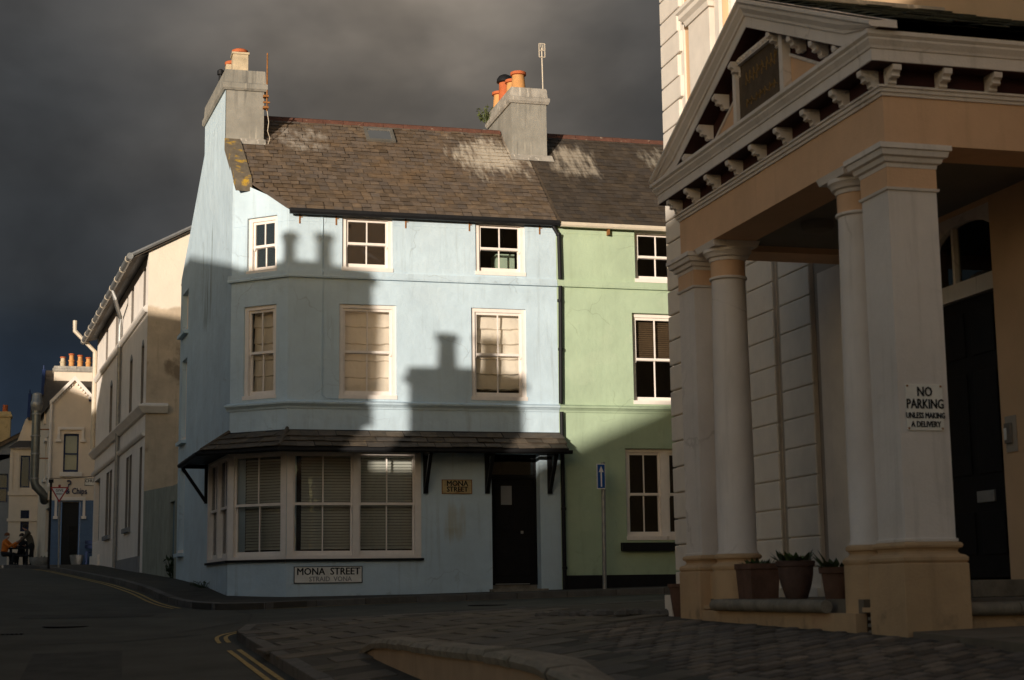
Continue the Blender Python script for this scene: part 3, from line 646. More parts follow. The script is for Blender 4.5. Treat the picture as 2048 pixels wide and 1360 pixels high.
while d < tot[-1]-.2:
    L = random.uniform(.42, .62); L = min(L, tot[-1]-d); mb = MB(); rings = []; jz = random.uniform(-.006, .008)
    for f in (0.02, .25, .5, .75, .98):
        p = lat(d+L*f); q = lat(min(d+L*f+.02, tot[-1])); t = (q-p).normalized() if (q-p).length > 1e-5 else Vector((0, -1)); n = Vector((-t.y, t.x)); jj = random.uniform(-.006, .006)
        c = Vector((p.x, p.y, lwz(p.y)+jz)); n3 = Vector((n.x, n.y, 0))
        rings.append([c+n3*(-.03+jj)+Vector((0, 0, -.085)), c+n3*(-.045+jj)+Vector((0, 0, -.04)), c+n3*(-.02)+Vector((0, 0, -.006+jj)), c+n3*.15+Vector((0, 0, .008+jj)), c+n3*.32+Vector((0, 0, -.01)), c+n3*.33+Vector((0, 0, -.08))])
    mb.loft(rings).build('coping_stone', 'nosing_stone', lw)
    d += L+.008

# ================================================================== BLUE CORNER HOUSE
YF = 27.616; XA, XD = 3.36, 8.28
FF = Frame(XA, YF, 1, 0)                                  # front
GD = Vector((-math.sin(R(4.5)), math.cos(R(4.5))))         # street line
BX, BY_ = 2.44, 28.42
FC = Frame(BX, BY_, XA-BX, YF-BY_); LC = math.hypot(XA-BX, YF-BY_)
LG = 6.6
FG = Frame(BX+GD.x*LG, BY_+GD.y*LG, -GD.x, -GD.y)          # gable, u = LG at the near corner
TP = .90
def rz(y): return 6.80+TP*(y-27.6)
RY, RZ = 30.22, rz(30.22)
bh = thing('corner_house', 'pale blue three storey corner house with slate roof and shop window', 'house', (5, 29, -.08))
Z0 = -.55
U = lambda x: x-XA
fh = [(U(4.311), U(5.22), 5.649, 6.673), (U(6.753), U(7.688), 5.669, 6.678), (U(4.264), U(5.288), 3.36, 5.051), (U(6.659), U(7.687), 3.375, 5.057),
      (U(7.005), U(7.90), .02, 2.43)]
bay_f = (0.0, U(5.72), .555, 2.44)
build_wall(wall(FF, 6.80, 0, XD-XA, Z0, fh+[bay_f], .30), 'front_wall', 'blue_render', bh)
ch = [(LC-.891+.0, LC-.25, 5.61, 6.65), (LC-.943, LC-.25, 3.37, 5.04)]
bay_c = (0.0, LC, .575, 2.45)
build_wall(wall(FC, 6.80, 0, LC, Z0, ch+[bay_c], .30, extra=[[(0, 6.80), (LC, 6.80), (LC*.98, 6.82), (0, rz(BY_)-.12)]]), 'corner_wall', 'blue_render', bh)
gu = lambda s: LG-s
gh = [(gu(6.35), gu(5.45), 5.52, 6.42), (gu(6.3), gu(5.5), 3.2, 4.95), (gu(6.3), gu(5.55), .85, 2.62)]
bay_g = (gu(2.3), LG, .59, 2.45)
# gable outline: eaves to ridge
yg = lambda s: BY_+GD.y*s
gx = [[(LG, 6.80), (LG, rz(BY_)-.10), (gu(.955), rz(29.37)-.05), (gu(.955), 9.42), (gu(3.5), 9.42), (gu(3.5), RZ-.35), (0, 6.80)]]
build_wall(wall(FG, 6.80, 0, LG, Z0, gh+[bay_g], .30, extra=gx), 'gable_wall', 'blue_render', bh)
# rear and party walls, floors: the house is closed behind
bk = MB(); p1, p2 = FG(0, 0, Z0), Vector((XD, BY_+6.6, Z0))
bk.add([p1, p2, p2+Vector((0, 0, 7.3)), p1+Vector((0, 0, 7.3))], [(0, 1, 2, 3)])
bk.build('rear_wall', 'blue_render', bh)
rm = MB()
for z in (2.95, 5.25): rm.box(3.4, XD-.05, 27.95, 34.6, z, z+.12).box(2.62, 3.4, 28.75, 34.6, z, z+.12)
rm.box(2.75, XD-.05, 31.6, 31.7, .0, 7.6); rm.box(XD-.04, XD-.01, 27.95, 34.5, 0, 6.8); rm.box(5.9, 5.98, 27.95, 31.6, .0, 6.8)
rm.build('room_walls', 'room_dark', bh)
# string courses, swept round front and corner
def course(name, zc, prof, m, parent, x1=XD):
    e0 = FC(-.05, 0, zc); pts = [tuple(e0), (XA, YF, zc), (x1, YF, zc)]
    return MB().sweep(pts, prof).build(name, m, parent)
course('string_course', 5.50, [(-.01, 0), (.055, 0), (.06, .03), (.05, .05), (.045, .125), (-.01, .13)], 'blue_render', bh)
course('string_course', 3.18, [(-.01, 0), (.02, 0), (.03, .03), (.075, .07), (.095, .075), (.10, .105), (.02, .14), (-.01, .14)], 'blue_render', bh)
for p, q in (((XA, YF), (4.30, YF)), ((5.23, YF), (6.745, YF)), ((7.695, YF), (XD, YF)), (tuple(FC(0, 0, 0))[:2], tuple(FC(LC-.90, 0, 0))[:2]), (tuple(FC(LC-.24, 0, 0))[:2], (XA, YF))):
    MB().sweep([(*p, 6.515), (*q, 6.515)], [(-.01, 0), (.006, 0), (.006, .012), (-.01, .012)]).build('bead', 'blue_render', bh)
# sash windows
sash(bh, FF, *fh[0], rec=.035)
w_ = sash(bh, FF, *fh[1], rec=.035)
boxed(FF, U(7.27), U(7.62), -.9, -.5, 5.75, 6.18).build('cupboard', 'cupboard', w_)
sash(bh, FF, *fh[2], rec=.04, blind=('roman', .02))
sash(bh, FF, *fh[3], rec=.04, blind=('roman', .10))
sash(bh, FC, *ch[0], rec=.06)
sash(bh, FC, *ch[1], rec=.04, blind=('roman', .05))
sash(bh, FG, *gh[0], rec=.10); sash(bh, FG, *gh[1], rec=.10, blind=('roman', .05)); sash(bh, FG, *gh[2], rec=.10, blind=('slats', .03, 'blind_slat', 0))
for h in gh: boxed(FG, h[0]-.05, h[1]+.05, -.02, .10, h[2]-.07, h[2]).build('stone_sill', 'blue_render', bh)
# shop window wrapping the corner
sw = MB(); zb, zt = .575, 2.44
for fr, a, b in ((FF, 0, U(5.72)), (FC, 0, LC), (FG, bay_g[0], LG)):
    sw.box(fr and a or 0, b, -.14, -.02, zt-.045, zt) if False else None
shop = None
def shop_bay(fr, a, b, posts, nm):
    m = MB(fr); 
    for c in posts: m.box(c-.055, c+.055, -.13, .012, zb+.06, zt-.002)
    m.box(a, b, -.13, .006, zb, zb+.06); m.box(a, b, -.13, .006, zt-.05, zt-.002)
    return m
m1 = shop_bay(FF, 0, U(5.72), [.06, U(4.566), U(5.665)], 'f').build('shop_window', 'white_frame', bh)
m2 = shop_bay(FC, 0, LC, [.06, LC-.06], 'c').build('shop_window', 'white_frame', bh)
m3 = shop_bay(FG, bay_g[0], LG, [bay_g[0]+.06, (bay_g[0]+LG)/2, LG-.06], 'g').build('shop_window', 'white_frame', bh)
def lights(win, fr, a, b, blind_from):
    a, b = a+.055, b-.055; zm = 1.53
    for nm, lo, hi, oo in (('upper_sash', zm-.03, zt-.05, -.03), ('lower_sash', zb+.06, zm+.02, -.07)):
        s = MB(fr); st = .035; s.box(a, a+st, oo-.035, oo, lo, hi); s.box(b-st, b, oo-.035, oo, lo, hi); rb = .045 if nm[0] == 'u' else .08
        s.box(a+st, b-st, oo-.035, oo, lo, lo+rb); s.box(a+st, b-st, oo-.035, oo, hi-.04, hi); c = (a+b)/2; s.box(c-.011, c+.011, oo-.03, oo-.003, lo+rb, hi-.04)
        if nm[0] == 'u':
            for x in (a, b-st): s.prism([(x, lo), (x+st, lo), (x+st*.7, lo-.05), (x+st*.3, lo-.05)], oo-.03, oo)
        s.build(nm, 'white_frame', win)
        for p, q in ((a+st, c-.011), (c+.011, b-st)): boxed(fr, p, q, oo-.02, oo-.016, lo+rb, hi-.04).build('pane', 'glass', win)
    bl = MB(fr); z = zt-.06; c0 = a+(b-a)*blind_from
    while z > zb+.22:
        bl.add([fr(c0, -.24, z), fr(b-.01, -.24, z), fr(b-.01, -.205, z-.046), fr(c0, -.205, z-.046)], [(0, 1, 2, 3)]); z -= .051
    o = bl.build('slatted_blind', 'blind_slat', win); o['kind'] = 'stuff'
    boxed(fr, c0, b-.01, -.25, -.2, zb+.17, zb+.2).build('blind_rail', 'blind_slat', win)
lights(m1, FF, .06, U(4.566), .16); lights(m1, FF, U(4.566), U(5.665), .0)
lights(m2, FC, .06, LC-.06, .10)
lights(m3, FG, bay_g[0]+.06, (bay_g[0]+LG)/2, .1); lights(m3, FG, (bay_g[0]+LG)/2, LG-.06, .1)
MB().sweep([tuple(FG(bay_g[0]-.05, 0, 0)), (BX, BY_, 0), (XA, YF, 0), (5.76, YF, 0)], [(-.05, .535), (.05, .535), (.05, .575), (-.05, .580)]).build('shop_sill', 'black_paint', bh)
boxed(FF, .1, U(5.7), -.75, -.3, .60, .63).build('window_shelf', 'room_dark', bh)
# door
dr = MB(FF); a, b = fh[4][0], fh[4][1]
dr.box(a+.03, b-.03, -.34, -.29, .09, 1.99)
do = dr.build('door', 'door_black', bh)
for (p, q, r, s_) in ((.12, .40, 1.05, 1.85), (.49, .77, 1.05, 1.85), (.12, .40, .25, .92), (.49, .77, .25, .92)):
    boxed(FF, a+p, a+q, -.29, -.278, r, s_).build('door_panel', 'door_black', do, bevel=.006)
boxed(FF, a+.24, a+.44, -.278, -.272, 1.52, 1.86).build('notice', 'grey_render', do)
boxed(FF, a+.60, a+.64, -.278, -.24, 1.0, 1.05).build('handle', 'galv', do)
boxed(FF, a+.02, b-.02, -.36, -.22, .02, .09).build('door_step', 'nosing_stone', bh)
MB(FF).box(a, a+.03, -.33, -.24, .09, 2.43).box(b-.03, b, -.33, -.24, .09, 2.43).box(a+.03, b-.03, -.33, -.24, 1.99, 2.06).build('door_frame', 'door_black', bh)
boxed(FF, a+.03, b-.03, -.30, -.295, 2.06, 2.43).build('fanlight', 'glass', bh)
boxed(FF, a+.1, b-.16, -.215, -.19, .10, .115).build('threshold', 'galv', bh)
boxed(FF, a-.06, b+.06, -.3, .25, Z0, .02).build('door_step', 'nosing_stone', bh)
# canopy roof over the shopfront
eo = .52; zi, zo = 2.81, 2.47
def offp(o):   # canopy edge line at outward offset o: along gable, corner, front
    m = MB(); path = [tuple(FG(LG-2.55, 0, 0)), (BX, BY_, 0), (XA, YF, 0), (XD+.02, YF, 0)]
    n = []
    for i in range(4):
        def nr(p, q): d = Vector((q[0]-p[0], q[1]-p[1])).normalized(); return Vector((d.y, -d.x))
        n0 = nr(path[max(i-1, 0)], path[max(i-1, 0)+1]); n1 = nr(path[min(i, 2)], path[min(i, 2)+1]); b = n0+n1; k = b/b.dot(n0)
        n.append(Vector((path[i][0]+k.x*o, path[i][1]+k.y*o, 0)))
    return n
ins, ous = offp(.0), offp(eo); ous[0] = ous[0]+Vector((.07, 0, 0))
cn = MB(); T = Vector((0, 0, 1))
for i in range(3):
    q = [ins[i]+T*zi, ous[i]+T*zo, ous[i+1]+T*zo, ins[i+1]+T*zi]; cn.add(q, [(0, 1, 2, 3)])
    cn.add([ous[i]+T*(zo-.03), ins[i]+T*(zo-.02), ins[i+1]+T*(zo-.02), ous[i+1]+T*(zo-.03)], [(0, 1, 2, 3)])
    cn.add([ous[i]+T*zo, ous[i]+T*(zo-.03), ous[i+1]+T*(zo-.03), ous[i+1]+T*zo], [(0, 1, 2, 3)])
for i in (0, 3): cn.add([ins[i]+T*zi, ous[i]+T*zo, ous[i]+T*(zo-.03), ins[i]+T*(zo-.02)], [(0, 1, 2, 3)])
cano = cn.build('canopy', 'black_paint', bh)
for i in range(3):
    e0, e1 = ous[i]+T*zo, ous[i+1]+T*zo; t0, t1 = ins[i]+T*zi, ins[i+1]+T*zi
    ud = (e1-e0).normalized(); L = (e1-e0).length; up = ((t0+t1)/2-(e0+e1)/2); vd = (up-ud*up.dot(ud)); H = vd.length; vd.normalize()
    l0 = (t0-e0).dot(ud); l1 = (t1-e0).dot(ud)
    def ins_(g, L=L, H=H, l0=l0, l1=l1):
        for c in range(3):
            v = -.03+c*.185; f = max(0, v+.05)/H; yield c, l0*f, L+(l1-L)*f, v
    slates(cano, e0, ud, vd, ins_, .30, .185, .24, 'slate_canopy', thick=.010, limit=300, vmax=H)
    if i < 2:
        MB().tube([tuple(ous[i+1]+T*(zo+.015)), tuple(ins[i+1]+T*(zi+.02))], .035, 6).build('hip_roll', 'slate_canopy', cano)
gl = offp(eo+.055); gl[0].x += .07; gl[3].x += .04
MB().sweep([(p.x, p.y, zo-.035) for p in gl], [(-.055, -.035), (-.03, -.062), (.03, -.062), (.055, -.035), (.055, .0), (.048, .0), (.03, -.05), (-.03, -.05), (-.048, .0), (-.055, .0)]).build('canopy_gutter', 'black_paint', cano)
def bracket(fr, u):
    m = MB(fr)
    m.box(u-.04, u+.04, 0, .05, 1.70, zo-.03); m.box(u-.035, u+.035, .05, eo-.04, zo-.11, zo-.034)
    m.add([fr(u+s*.03, o, z) for s in (-1, 1) for o, z in ((.05, 1.72), (.05, 1.82), (eo-.09, zo-.11), (eo-.02, zo-.11))], [(0, 1, 2, 3), (7, 6, 5, 4), (0, 4, 5, 1), (1, 5, 6, 2), (2, 6, 7, 3), (3, 7, 4, 0)])
    return m.build('bracket', 'black_paint', cano)
for x in (5.80, 6.92, 8.08): bracket(FF, U(x))
bracket(FG, LG-2.45)
# main roof
rf = MB(); ye, ze = 27.50, rz(27.50)
e0 = Vector((XA+.02, ye, ze)); 
rf.add([(XA-.05, ye, rz(ye)), (XD, ye, rz(ye)), (XD, RY, RZ), (2.62, RY, RZ), (2.50, BY_, rz(BY_)-.01)], [(0, 1, 2, 3, 4)])
rf.add([(2.62, RY, RZ), (XD, RY, RZ), (XD, 31.7, RZ-.2), (2.5, 31.7, RZ-.2)], [(0, 1, 2, 3)])
rf.add([(2.45, 31.7, RZ-.2), (XD, 31.7, RZ-.2), (XD, 35.2, 6.72), (1.92, 35.2, 6.72)], [(0, 1, 2, 3)])
rfo = rf.build('roof', 'slate_brown', bh)
ud, vd = Vector((1, 0, 0)), Vector((0, 1, TP)).normalized(); SL = math.hypot(RY-ye, RZ-ze)
o0 = Vector((0, ye, ze)); HC = vd.y
def blue_in(g):
    for c in range(int((SL-.02)/g)+1):
        v = -.03+c*g; y = ye+v*HC; yy = y+.08
        xl = XA-.06 if yy < YF else max(2.66, XA-(yy-YF)*(XA-BX)/(BY_-YF)+.10)
        if y+.1 > 29.33: yield c, 3.10, 7.86, v
        else: yield c, xl, 8.26+ (8.5-8.26)*0, v
slates(rfo, o0, ud, vd, blue_in, .168, .150, .30, 'slate_brown', limit=300, vmax=SL-.03)
for i in range(12):
    x = 3.12+i*.40
    MB().sweep([(x, RY, RZ-.03), (x+.392, RY, RZ-.03)], [(-.13, -.06), (-.07, .035), (0, .07), (.07, .035), (.13, -.06)]).build('ridge_tile', 'ridge_tile', rfo)
# verge coping up the gable
cp = MB(); cq = []
for y, x in ((28.17, 2.50), (29.36, 2.385)):
    z = rz(y)+.02; cq += [Vector((x-.03, y, z+.05)), Vector((x+.26, y, z+.05)), Vector((x+.26, y, z-.18)), Vector((x-.03, y, z-.18))]
cp.loft([cq[:4], cq[4:]]).build('verge_coping', 'coping_lichen', rfo)
# eaves gutter, brackets
gz = rz(27.5)-.01
MB().sweep([(XA-.0, 27.50, gz), (XD+.03, 27.50, gz)], [(-.03, -.05), (-.01, -.085), (.05, -.085), (.075, -.045), (.075, .01), (.065, .01), (.045, -.07), (0, -.07), (-.02, -.03), (-.02, .01), (-.03, .01)]).build('gutter', 'black_paint', bh)
for x in (3.55, 4.20, 5.46, 6.64, 7.97):
    b_ = MB(FF).box(U(x)-.012, U(x)+.012, .0, .014, 6.47, 6.70); b_.box(U(x)-.012, U(x)+.012, .0, .10, 6.69, 6.71); b_.box(U(x)+.0, U(x)+.05, .0, .012, 6.58, 6.592); b_.build('gutter_bracket', 'rust', bh)
# thin surface cable down the front
MB(FF).tube([(U(3.93), .014, 6.74), (U(3.96), .014, 6.55), (U(3.955), .014, 5.65), (U(3.96), .07, 5.6), (U(3.96), .014, 5.47), (U(3.96), .014, 3.42), (U(4.05), .014, 3.36), (U(4.25), .014, 3.36)], .009, 5).build('surface_cable', 'blue_render', bh)
# cast iron downpipe at the party line
dp = MB(); X0 = 8.30; yq = YF-.075
dp.tube([(8.22, 27.53, 6.68), (8.22, 27.53, 6.60), (8.32, yq, 6.44), (8.33, yq, 5.63)], .038, 10); dp.tube([(8.33, yq, 5.50), (8.30, yq, 3.33)], .038, 10); dp.tube([(8.31, yq, 3.18), (8.31, yq, -.05)], .038, 10)
for z in (6.44, 5.2, 4.3, 2.6, 1.4, .35): dp.lathe((8.315, yq, z), [(.038, 0), (.05, .005), (.05, .05), (.038, .055)], 10)
dp.build('downpipe', 'black_paint', bh, smooth=True)
# chimney stacks
def stack(parent, x0, x1, y0, y1, zb, zt, body, cap, capz=.22, side=None):
    m = MB().box(x0, x1, y0, y1, zb, zt); o = m.build('chimney_stack', body, parent)
    c = MB(); c.sweep([(x0, y0, zt-capz), (x1, y0, zt-capz), (x1, y1, zt-capz), (x0, y1, zt-capz)], [(-.01, -.05), (.03, -.05), (.06, 0), (.06, .07), (.025, .09), (.01, capz), (-.01, capz)], closed=True)
    c.box(x0, x1, y0, y1, zt-.01, zt+.02); c.build('stack_cap', cap, o)
    return o
ZC = 9.80
FPL = [(2.365, 29.37), (3.085, 29.37), (3.0, 31.9), (2.172, 31.9)]
ckm = MB(); ckm.loft([[Vector((x+(.012 if i in (0, 3) else 0), y, z)) for i, (x, y) in enumerate(FPL)] for z in (8.1, ZC)]); ck = ckm.build('chimney_stack', 'stack_grey', bh)
cc = MB(); cc.sweep([(x, y, ZC-.36) for x, y in FPL], [(-.01, -.04), (.03, -.04), (.06, 0), (.06, .09), (.03, .12), (.015, .36), (-.01, .36)], closed=True)
cc.add([Vector((x, y, ZC+.005)) for x, y in FPL], [(0, 1, 2, 3)]); cc.build('stack_cap', 'stack_grey', ck)
# square dirty pot with red crown, and two behind it
sq = MB().box(2.50, 2.79, 29.5, 29.79, ZC, ZC+.36).box(2.48, 2.81, 29.48, 29.81, ZC+.36, ZC+.40).build('chimney_pot', 'pot_dirty', ck)
MB().lathe((2.645, 29.645, ZC+.40), [(.13, 0), (.155, .02), (.155, .07), (.12, .09), (.10, .09), (.10, .02)], 16).build('pot_rim', 'pot_red', sq, smooth=True)
sq2 = MB().box(2.44, 2.68, 30.3, 30.54, ZC, ZC+.42).build('chimney_pot', 'pot_dirty', ck); MB().lathe((2.56, 30.42, ZC+.42), [(.11, 0), (.135, .02), (.135, .07), (.1, .09)], 14).build('pot_rim', 'pot_red', sq2, smooth=True)
pot(ck, (2.55, 31.3, ZC), [(.13, 0), (.12, .3), (.15, .32), (.15, .38), (.1, .38)], 'pot_red')
MB().lathe((2.34, 30.3, ZC+.02), [(.04, 0), (.04, .16), (.07, .17), (.07, .25), (.03, .28)], 10).build('flue_cowl', 'black_paint', ck, smooth=True)
ZR = 9.83
ck2 = stack(bh, 7.94, 8.66, 29.37, 31.2, 8.1, ZR, 'stack_grey', 'stack_cap', .26)
pr = [(.155, 0), (.145, .05), (.125, .30), (.125, .345), (.15, .355), (.15, .40), (.135, .405), (.10, .405), (.10, .2)]
rim = [(.127, .335), (.16, .345), (.16, .40), (.13, .41)]
pot(ck2, (8.16, 29.62, ZR), pr, 'pot_buff', (rim, 'pot_red')); pot(ck2, (8.18, 30.12, ZR), pr, 'pot_buff', (rim, 'pot_red')); 
ph = pot(ck2, (8.10, 30.45, ZR), [(.14, 0), (.13, .05), (.12, .42), (.12, .44)], 'pot_red')
MB().lathe((8.10, 30.45, ZR+.44), [(.12, 0), (.17, .02), (.165, .08), (.12, .15), (.05, .185), (.01, .19)], 16).build('pot_cowl', 'black_paint', ph, smooth=True)
pot(ck2, (8.12, 30.95, ZR), pr, 'pot_buff', (rim, 'pot_red'))
fl = MB(); fl.add([(7.90, 29.28, rz(29.28)+.03), (8.78, 29.28, rz(29.28)+.03), (8.76, 29.37, rz(29.37)+.09), (7.92, 29.37, rz(29.37)+.09)], [(0, 1, 2, 3)]); fl.build('lead_flashing', 'stack_cap', ck2)
fl = MB(); fl.add([(2.64, 29.28, rz(29.28)+.03), (3.12, 29.28, rz(29.28)+.03), (3.12, 29.37, rz(29.37)+.08), (2.64, 29.37, rz(29.37)+.08)], [(0, 1, 2, 3)]); fl.build('lead_flashing', 'stack_cap', ck)
# rooflight
nr = Vector((0, -TP, 1)).normalized()
def onroof(x, y, h): return Vector((x, y, rz(y)))+nr*h
sk = MB(); xa, xb, ya, yb = 5.09, 5.66, 29.60, 30.02
for a, b, c, d in ((xa, xb, ya, ya+.05), (xa, xb, yb-.05, yb), (xa, xa+.06, ya+.05, yb-.05), (xb-.06, xb, ya+.05, yb-.05)):
    sk.loft([[onroof(a, c, -.02), onroof(b, c, -.02), onroof(b, d, -.02), onroof(a, d, -.02)], [onroof(a, c, .07), onroof(b, c, .07), onroof(b, d, .07), onroof(a, d, .07)]])
sko = sk.build('rooflight', 'velux', rfo)
MB().add([onroof(xa+.06, ya+.05, .05), onroof(xb-.06, ya+.05, .05), onroof(xb-.06, yb-.05, .05), onroof(xa+.06, yb-.05, .05)], [(0, 1, 2, 3)]).build('pane', 'glass', sko)
MB().add([onroof(xa+.04, ya+.03, .022), onroof(xb-.04, ya+.03, .022), onroof(xb-.04, yb-.03, .022), onroof(xa+.04, yb-.03, .022)], [(0, 1, 2, 3)]).build('light_blind', 'blind_slat', sko)

# ------------------------------------------------------------------ GREEN HOUSE
gh_ = thing('terrace_house', 'sage green terraced house with white sash windows beside the blue house', 'house', (11, 29, 0))
FN = Frame(XD, YF, 1, 0); V_ = lambda x: x-XD; XE = 14.2
hs = []
for k, dx in enumerate((0, 2.45)):
    hs += [(V_(9.816+dx), V_(10.75+dx), 5.642, 6.668), (V_(9.729+dx), V_(10.70+dx), 3.352, 5.061), (V_(9.533+dx), V_(11.05+dx), .867, 2.537)]
build_wall(wall(FN, 6.80, 0, XE-XD, Z0, hs, .30), 'front_wall', 'green_render', gh_)
for k in range(2):
    a = hs[3*k:3*k+3]
    w_ = sash(gh_, FN, *a[0], rec=.10, blind=('curtains', [(.86, 1.0)])); 
    sash(gh_, FN, *a[1], rec=.10, blind=('slats', .52, 'slat_wood', 0))
    m_ = (a[2][0]+a[2][1])/2
    sash(gh_, FN, a[2][0], m_+.02, a[2][2], a[2][3], rec=.08); sash(gh_, FN, m_+.021, a[2][1], a[2][2], a[2][3], rec=.08)
    boxed(FN, a[2][0]-.13, a[2][1]+.13, -.05, .11, .67, .82).build('stone_sill', 'black_paint', gh_)
MB().sweep([(XD+.005, YF, 5.50), (XE, YF, 5.50)], [(-.01, 0), (.055, 0), (.06, .03), (.05, .05), (.045, .125), (-.01, .13)]).build('string_course', 'green_render', gh_)
MB().sweep([(XD+.005, YF, 3.18), (XE, YF, 3.18)], [(-.01, 0), (.02, 0), (.03, .03), (.075, .07), (.095, .075), (.10, .105), (.02, .14), (-.01, .14)]).build('string_course', 'green_render', gh_)
MB().sweep([(XD+.06, YF, 6.515), (9.81, YF, 6.515)], [(-.01, 0), (.006, 0), (.006, .012), (-.01, .012)]).build('bead', 'green_render', gh_)
MB().sweep([(XD+.03, YF, Z0), (XE, YF, Z0)], [(-.01, 0), (.015, 0), (.015, .79), (-.01, .80)]).build('plinth', 'black_paint', gh_)
MB().sweep([(XD+.06, 27.50, gz-.02), (XE, 27.50, gz-.02)], [(-.03, -.05), (-.01, -.075), (.05, -.075), (.07, -.045), (.07, .01), (.06, .01), (.045, -.06), (0, -.06), (-.02, -.03), (-.02, .01), (-.03, .01)]).build('gutter', 'cream_gutter', gh_)
boxed(FN, V_(9.27), V_(9.295), 0, .12, 6.50, 6.72).build('gutter_bracket', 'rust', gh_)
rg = MB(); rg.add([(XD, ye, rz(ye)-.005), (XE, ye, rz(ye)-.005), (XE, RY, RZ-.005), (XD, RY, RZ-.005)], [(0, 1, 2, 3)]); rg.add([(XD, RY, RZ-.005), (XE, RY, RZ-.005), (XE, 34, 6.8), (XD, 34, 6.8)], [(0, 1, 2, 3)])
rgo = rg.build('roof', 'slate_dark', gh_)
def green_in(g):
    for c in range(int((SL-.02)/g)+1):
        v = -.03+c*g; y = ye+v*HC
        yield c, (8.74 if y+.1 > 29.33 else 8.36), 12.4, v
slates(rgo, o0, ud, vd, green_in, .175, .150, .30, 'slate_dark', thick=.004, limit=300, jit=.002, prefer=lambda q: abs(q[1]-9.9), vmax=SL-.03)
for i in range(14):
    x = 8.70+i*.40
    MB().sweep([(x, RY, RZ-.03), (x+.392, RY, RZ-.03)], [(-.13, -.06), (-.07, .035), (0, .07), (.07, .035), (.13, -.06)]).build('ridge_tile', 'ridge_tile', rgo)
bk = MB(); bk.box(XD+.01, XE, 33.9, 34, Z0, 6.9); bk.box(XE-.1, XE, YF+.02, 33.9, Z0, 6.8); bk.build('rear_wall', 'green_render', gh_)
MB().add([(XE, YF, 6.79), (XE, RY, RZ-.02), (XE, 34, 6.79)], [(0, 1, 2)]).build('gable_wall', 'green_render', gh_)
rm = MB()
for z in (2.95, 5.25): rm.box(XD+.05, XE-.12, 27.95, 33.8, z, z+.12)
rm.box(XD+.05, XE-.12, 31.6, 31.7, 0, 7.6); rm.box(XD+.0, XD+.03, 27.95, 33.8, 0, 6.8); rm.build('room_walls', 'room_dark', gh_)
# weeds on the stack and at the wall foot
def tuft(name, label, c, h, n, spread, m, cat='plant', droop=.5):
    t = thing(name, label, cat, c); mb = MB(); st = MB(); rr = random.Random(int(c[0]*97))
    for i in range(n):
        a = rr.uniform(0, 6.28); r = spread*rr.random()**.6; b = Vector(c)+Vector((r*.35*math.cos(a), r*.35*math.sin(a), 0)); l = h*rr.uniform(.45, 1.1)
        tip = b+Vector((math.cos(a)*r, math.sin(a)*r, l*(1-.3*droop*rr.random())))
        st.tube([tuple(b), tuple((b+tip)/2+Vector((0, 0, l*.15))), tuple(tip)], .004, 4)
        for k in range(5):
            p = b+(tip-b)*rr.uniform(.3, 1)+Vector([rr.uniform(-.02, .02) for _ in range(3)]); s_ = h*rr.uniform(.08, .16); d = Vector([rr.uniform(-1, 1) for _ in range(3)]).normalized(); e2 = d.cross(Vector((rr.uniform(-1, 1), .3, 1))).normalized()
            mb.add([p-d*s_, p+e2*s_*.45, p+d*s_, p-e2*s_*.45], [(0, 1, 2, 3)])
    st.build('stem', m, t); o = mb.build('foliage', m, t); o['kind'] = 'stuff'
    return t
tuft('chimney_weed', 'green weed growing on the back edge of the chimney with buff pots', (7.86, 31.1, 9.62), .34, 26, .16, 'moss_leaf')
tuft('wall_weed', 'dark leafy weed at the foot of the green boundary wall', (2.02-.12, 35.5, PV(1.9, 35.5)), .5, 30, .18, 'leaf')
tuft('kerb_weed', 'straggling dark weed at the base of the blue gable', (2.2, 30.6, PV(2.2, 30.6)), .13, 34, .26, 'leaf')
# aerials
am = thing('rusty_mast', 'rusty aerial mast strapped to the grey gable chimney', 'aerial mast', (3.13, 29.33, 8.95))
MB().tube([(3.135, 29.33, 9.02), (3.135, 29.33, 10.16)], .014, 8).build('mast', 'rust', am); MB().box(3.06, 3.16, 29.27, 29.40, 9.06, 9.10).build('clamp', 'rust', am); MB().box(3.06, 3.16, 29.27, 29.40, 9.28, 9.32).build('clamp', 'rust', am); MB().box(3.06, 3.19, 29.30, 29.33, 9.17, 9.2).build('clamp', 'rust', am)
MB().tube([(3.14, 29.32, 9.02), (3.17, 29.31, 8.8), (3.15, 29.30, 8.62), (3.20, 29.36, 8.50), (3.16, 29.30, 8.36)], .007, 5).build('cable', 'cream_gutter', am)
a2 = thing('tv_aerial', 'white television aerial on thin pole above the buff chimney pots', 'aerial', (8.62, 29.40, 9.6))
MB().tube([(8.615, 29.42, 9.6), (8.60, 29.42, 10.72)], .013, 6).build('mast', 'cream_gutter', a2)
q = MB()
for x0, z0, x1, z1 in ((8.54, 10.52, 8.54, 10.80), (8.66, 10.52, 8.66, 10.80), (8.54, 10.80, 8.66, 10.80), (8.54, 10.52, 8.66, 10.52), (8.54, 10.66, 8.66, 10.66), (8.58, 10.72, 8.58, 10.8), (8.62, 10.66, 8.62, 10.78)): q.tube([(x0, 29.40, z0), (x1, 29.40, z1)], .009, 5)
q.build('aerial_grid', 'cream_gutter', a2)

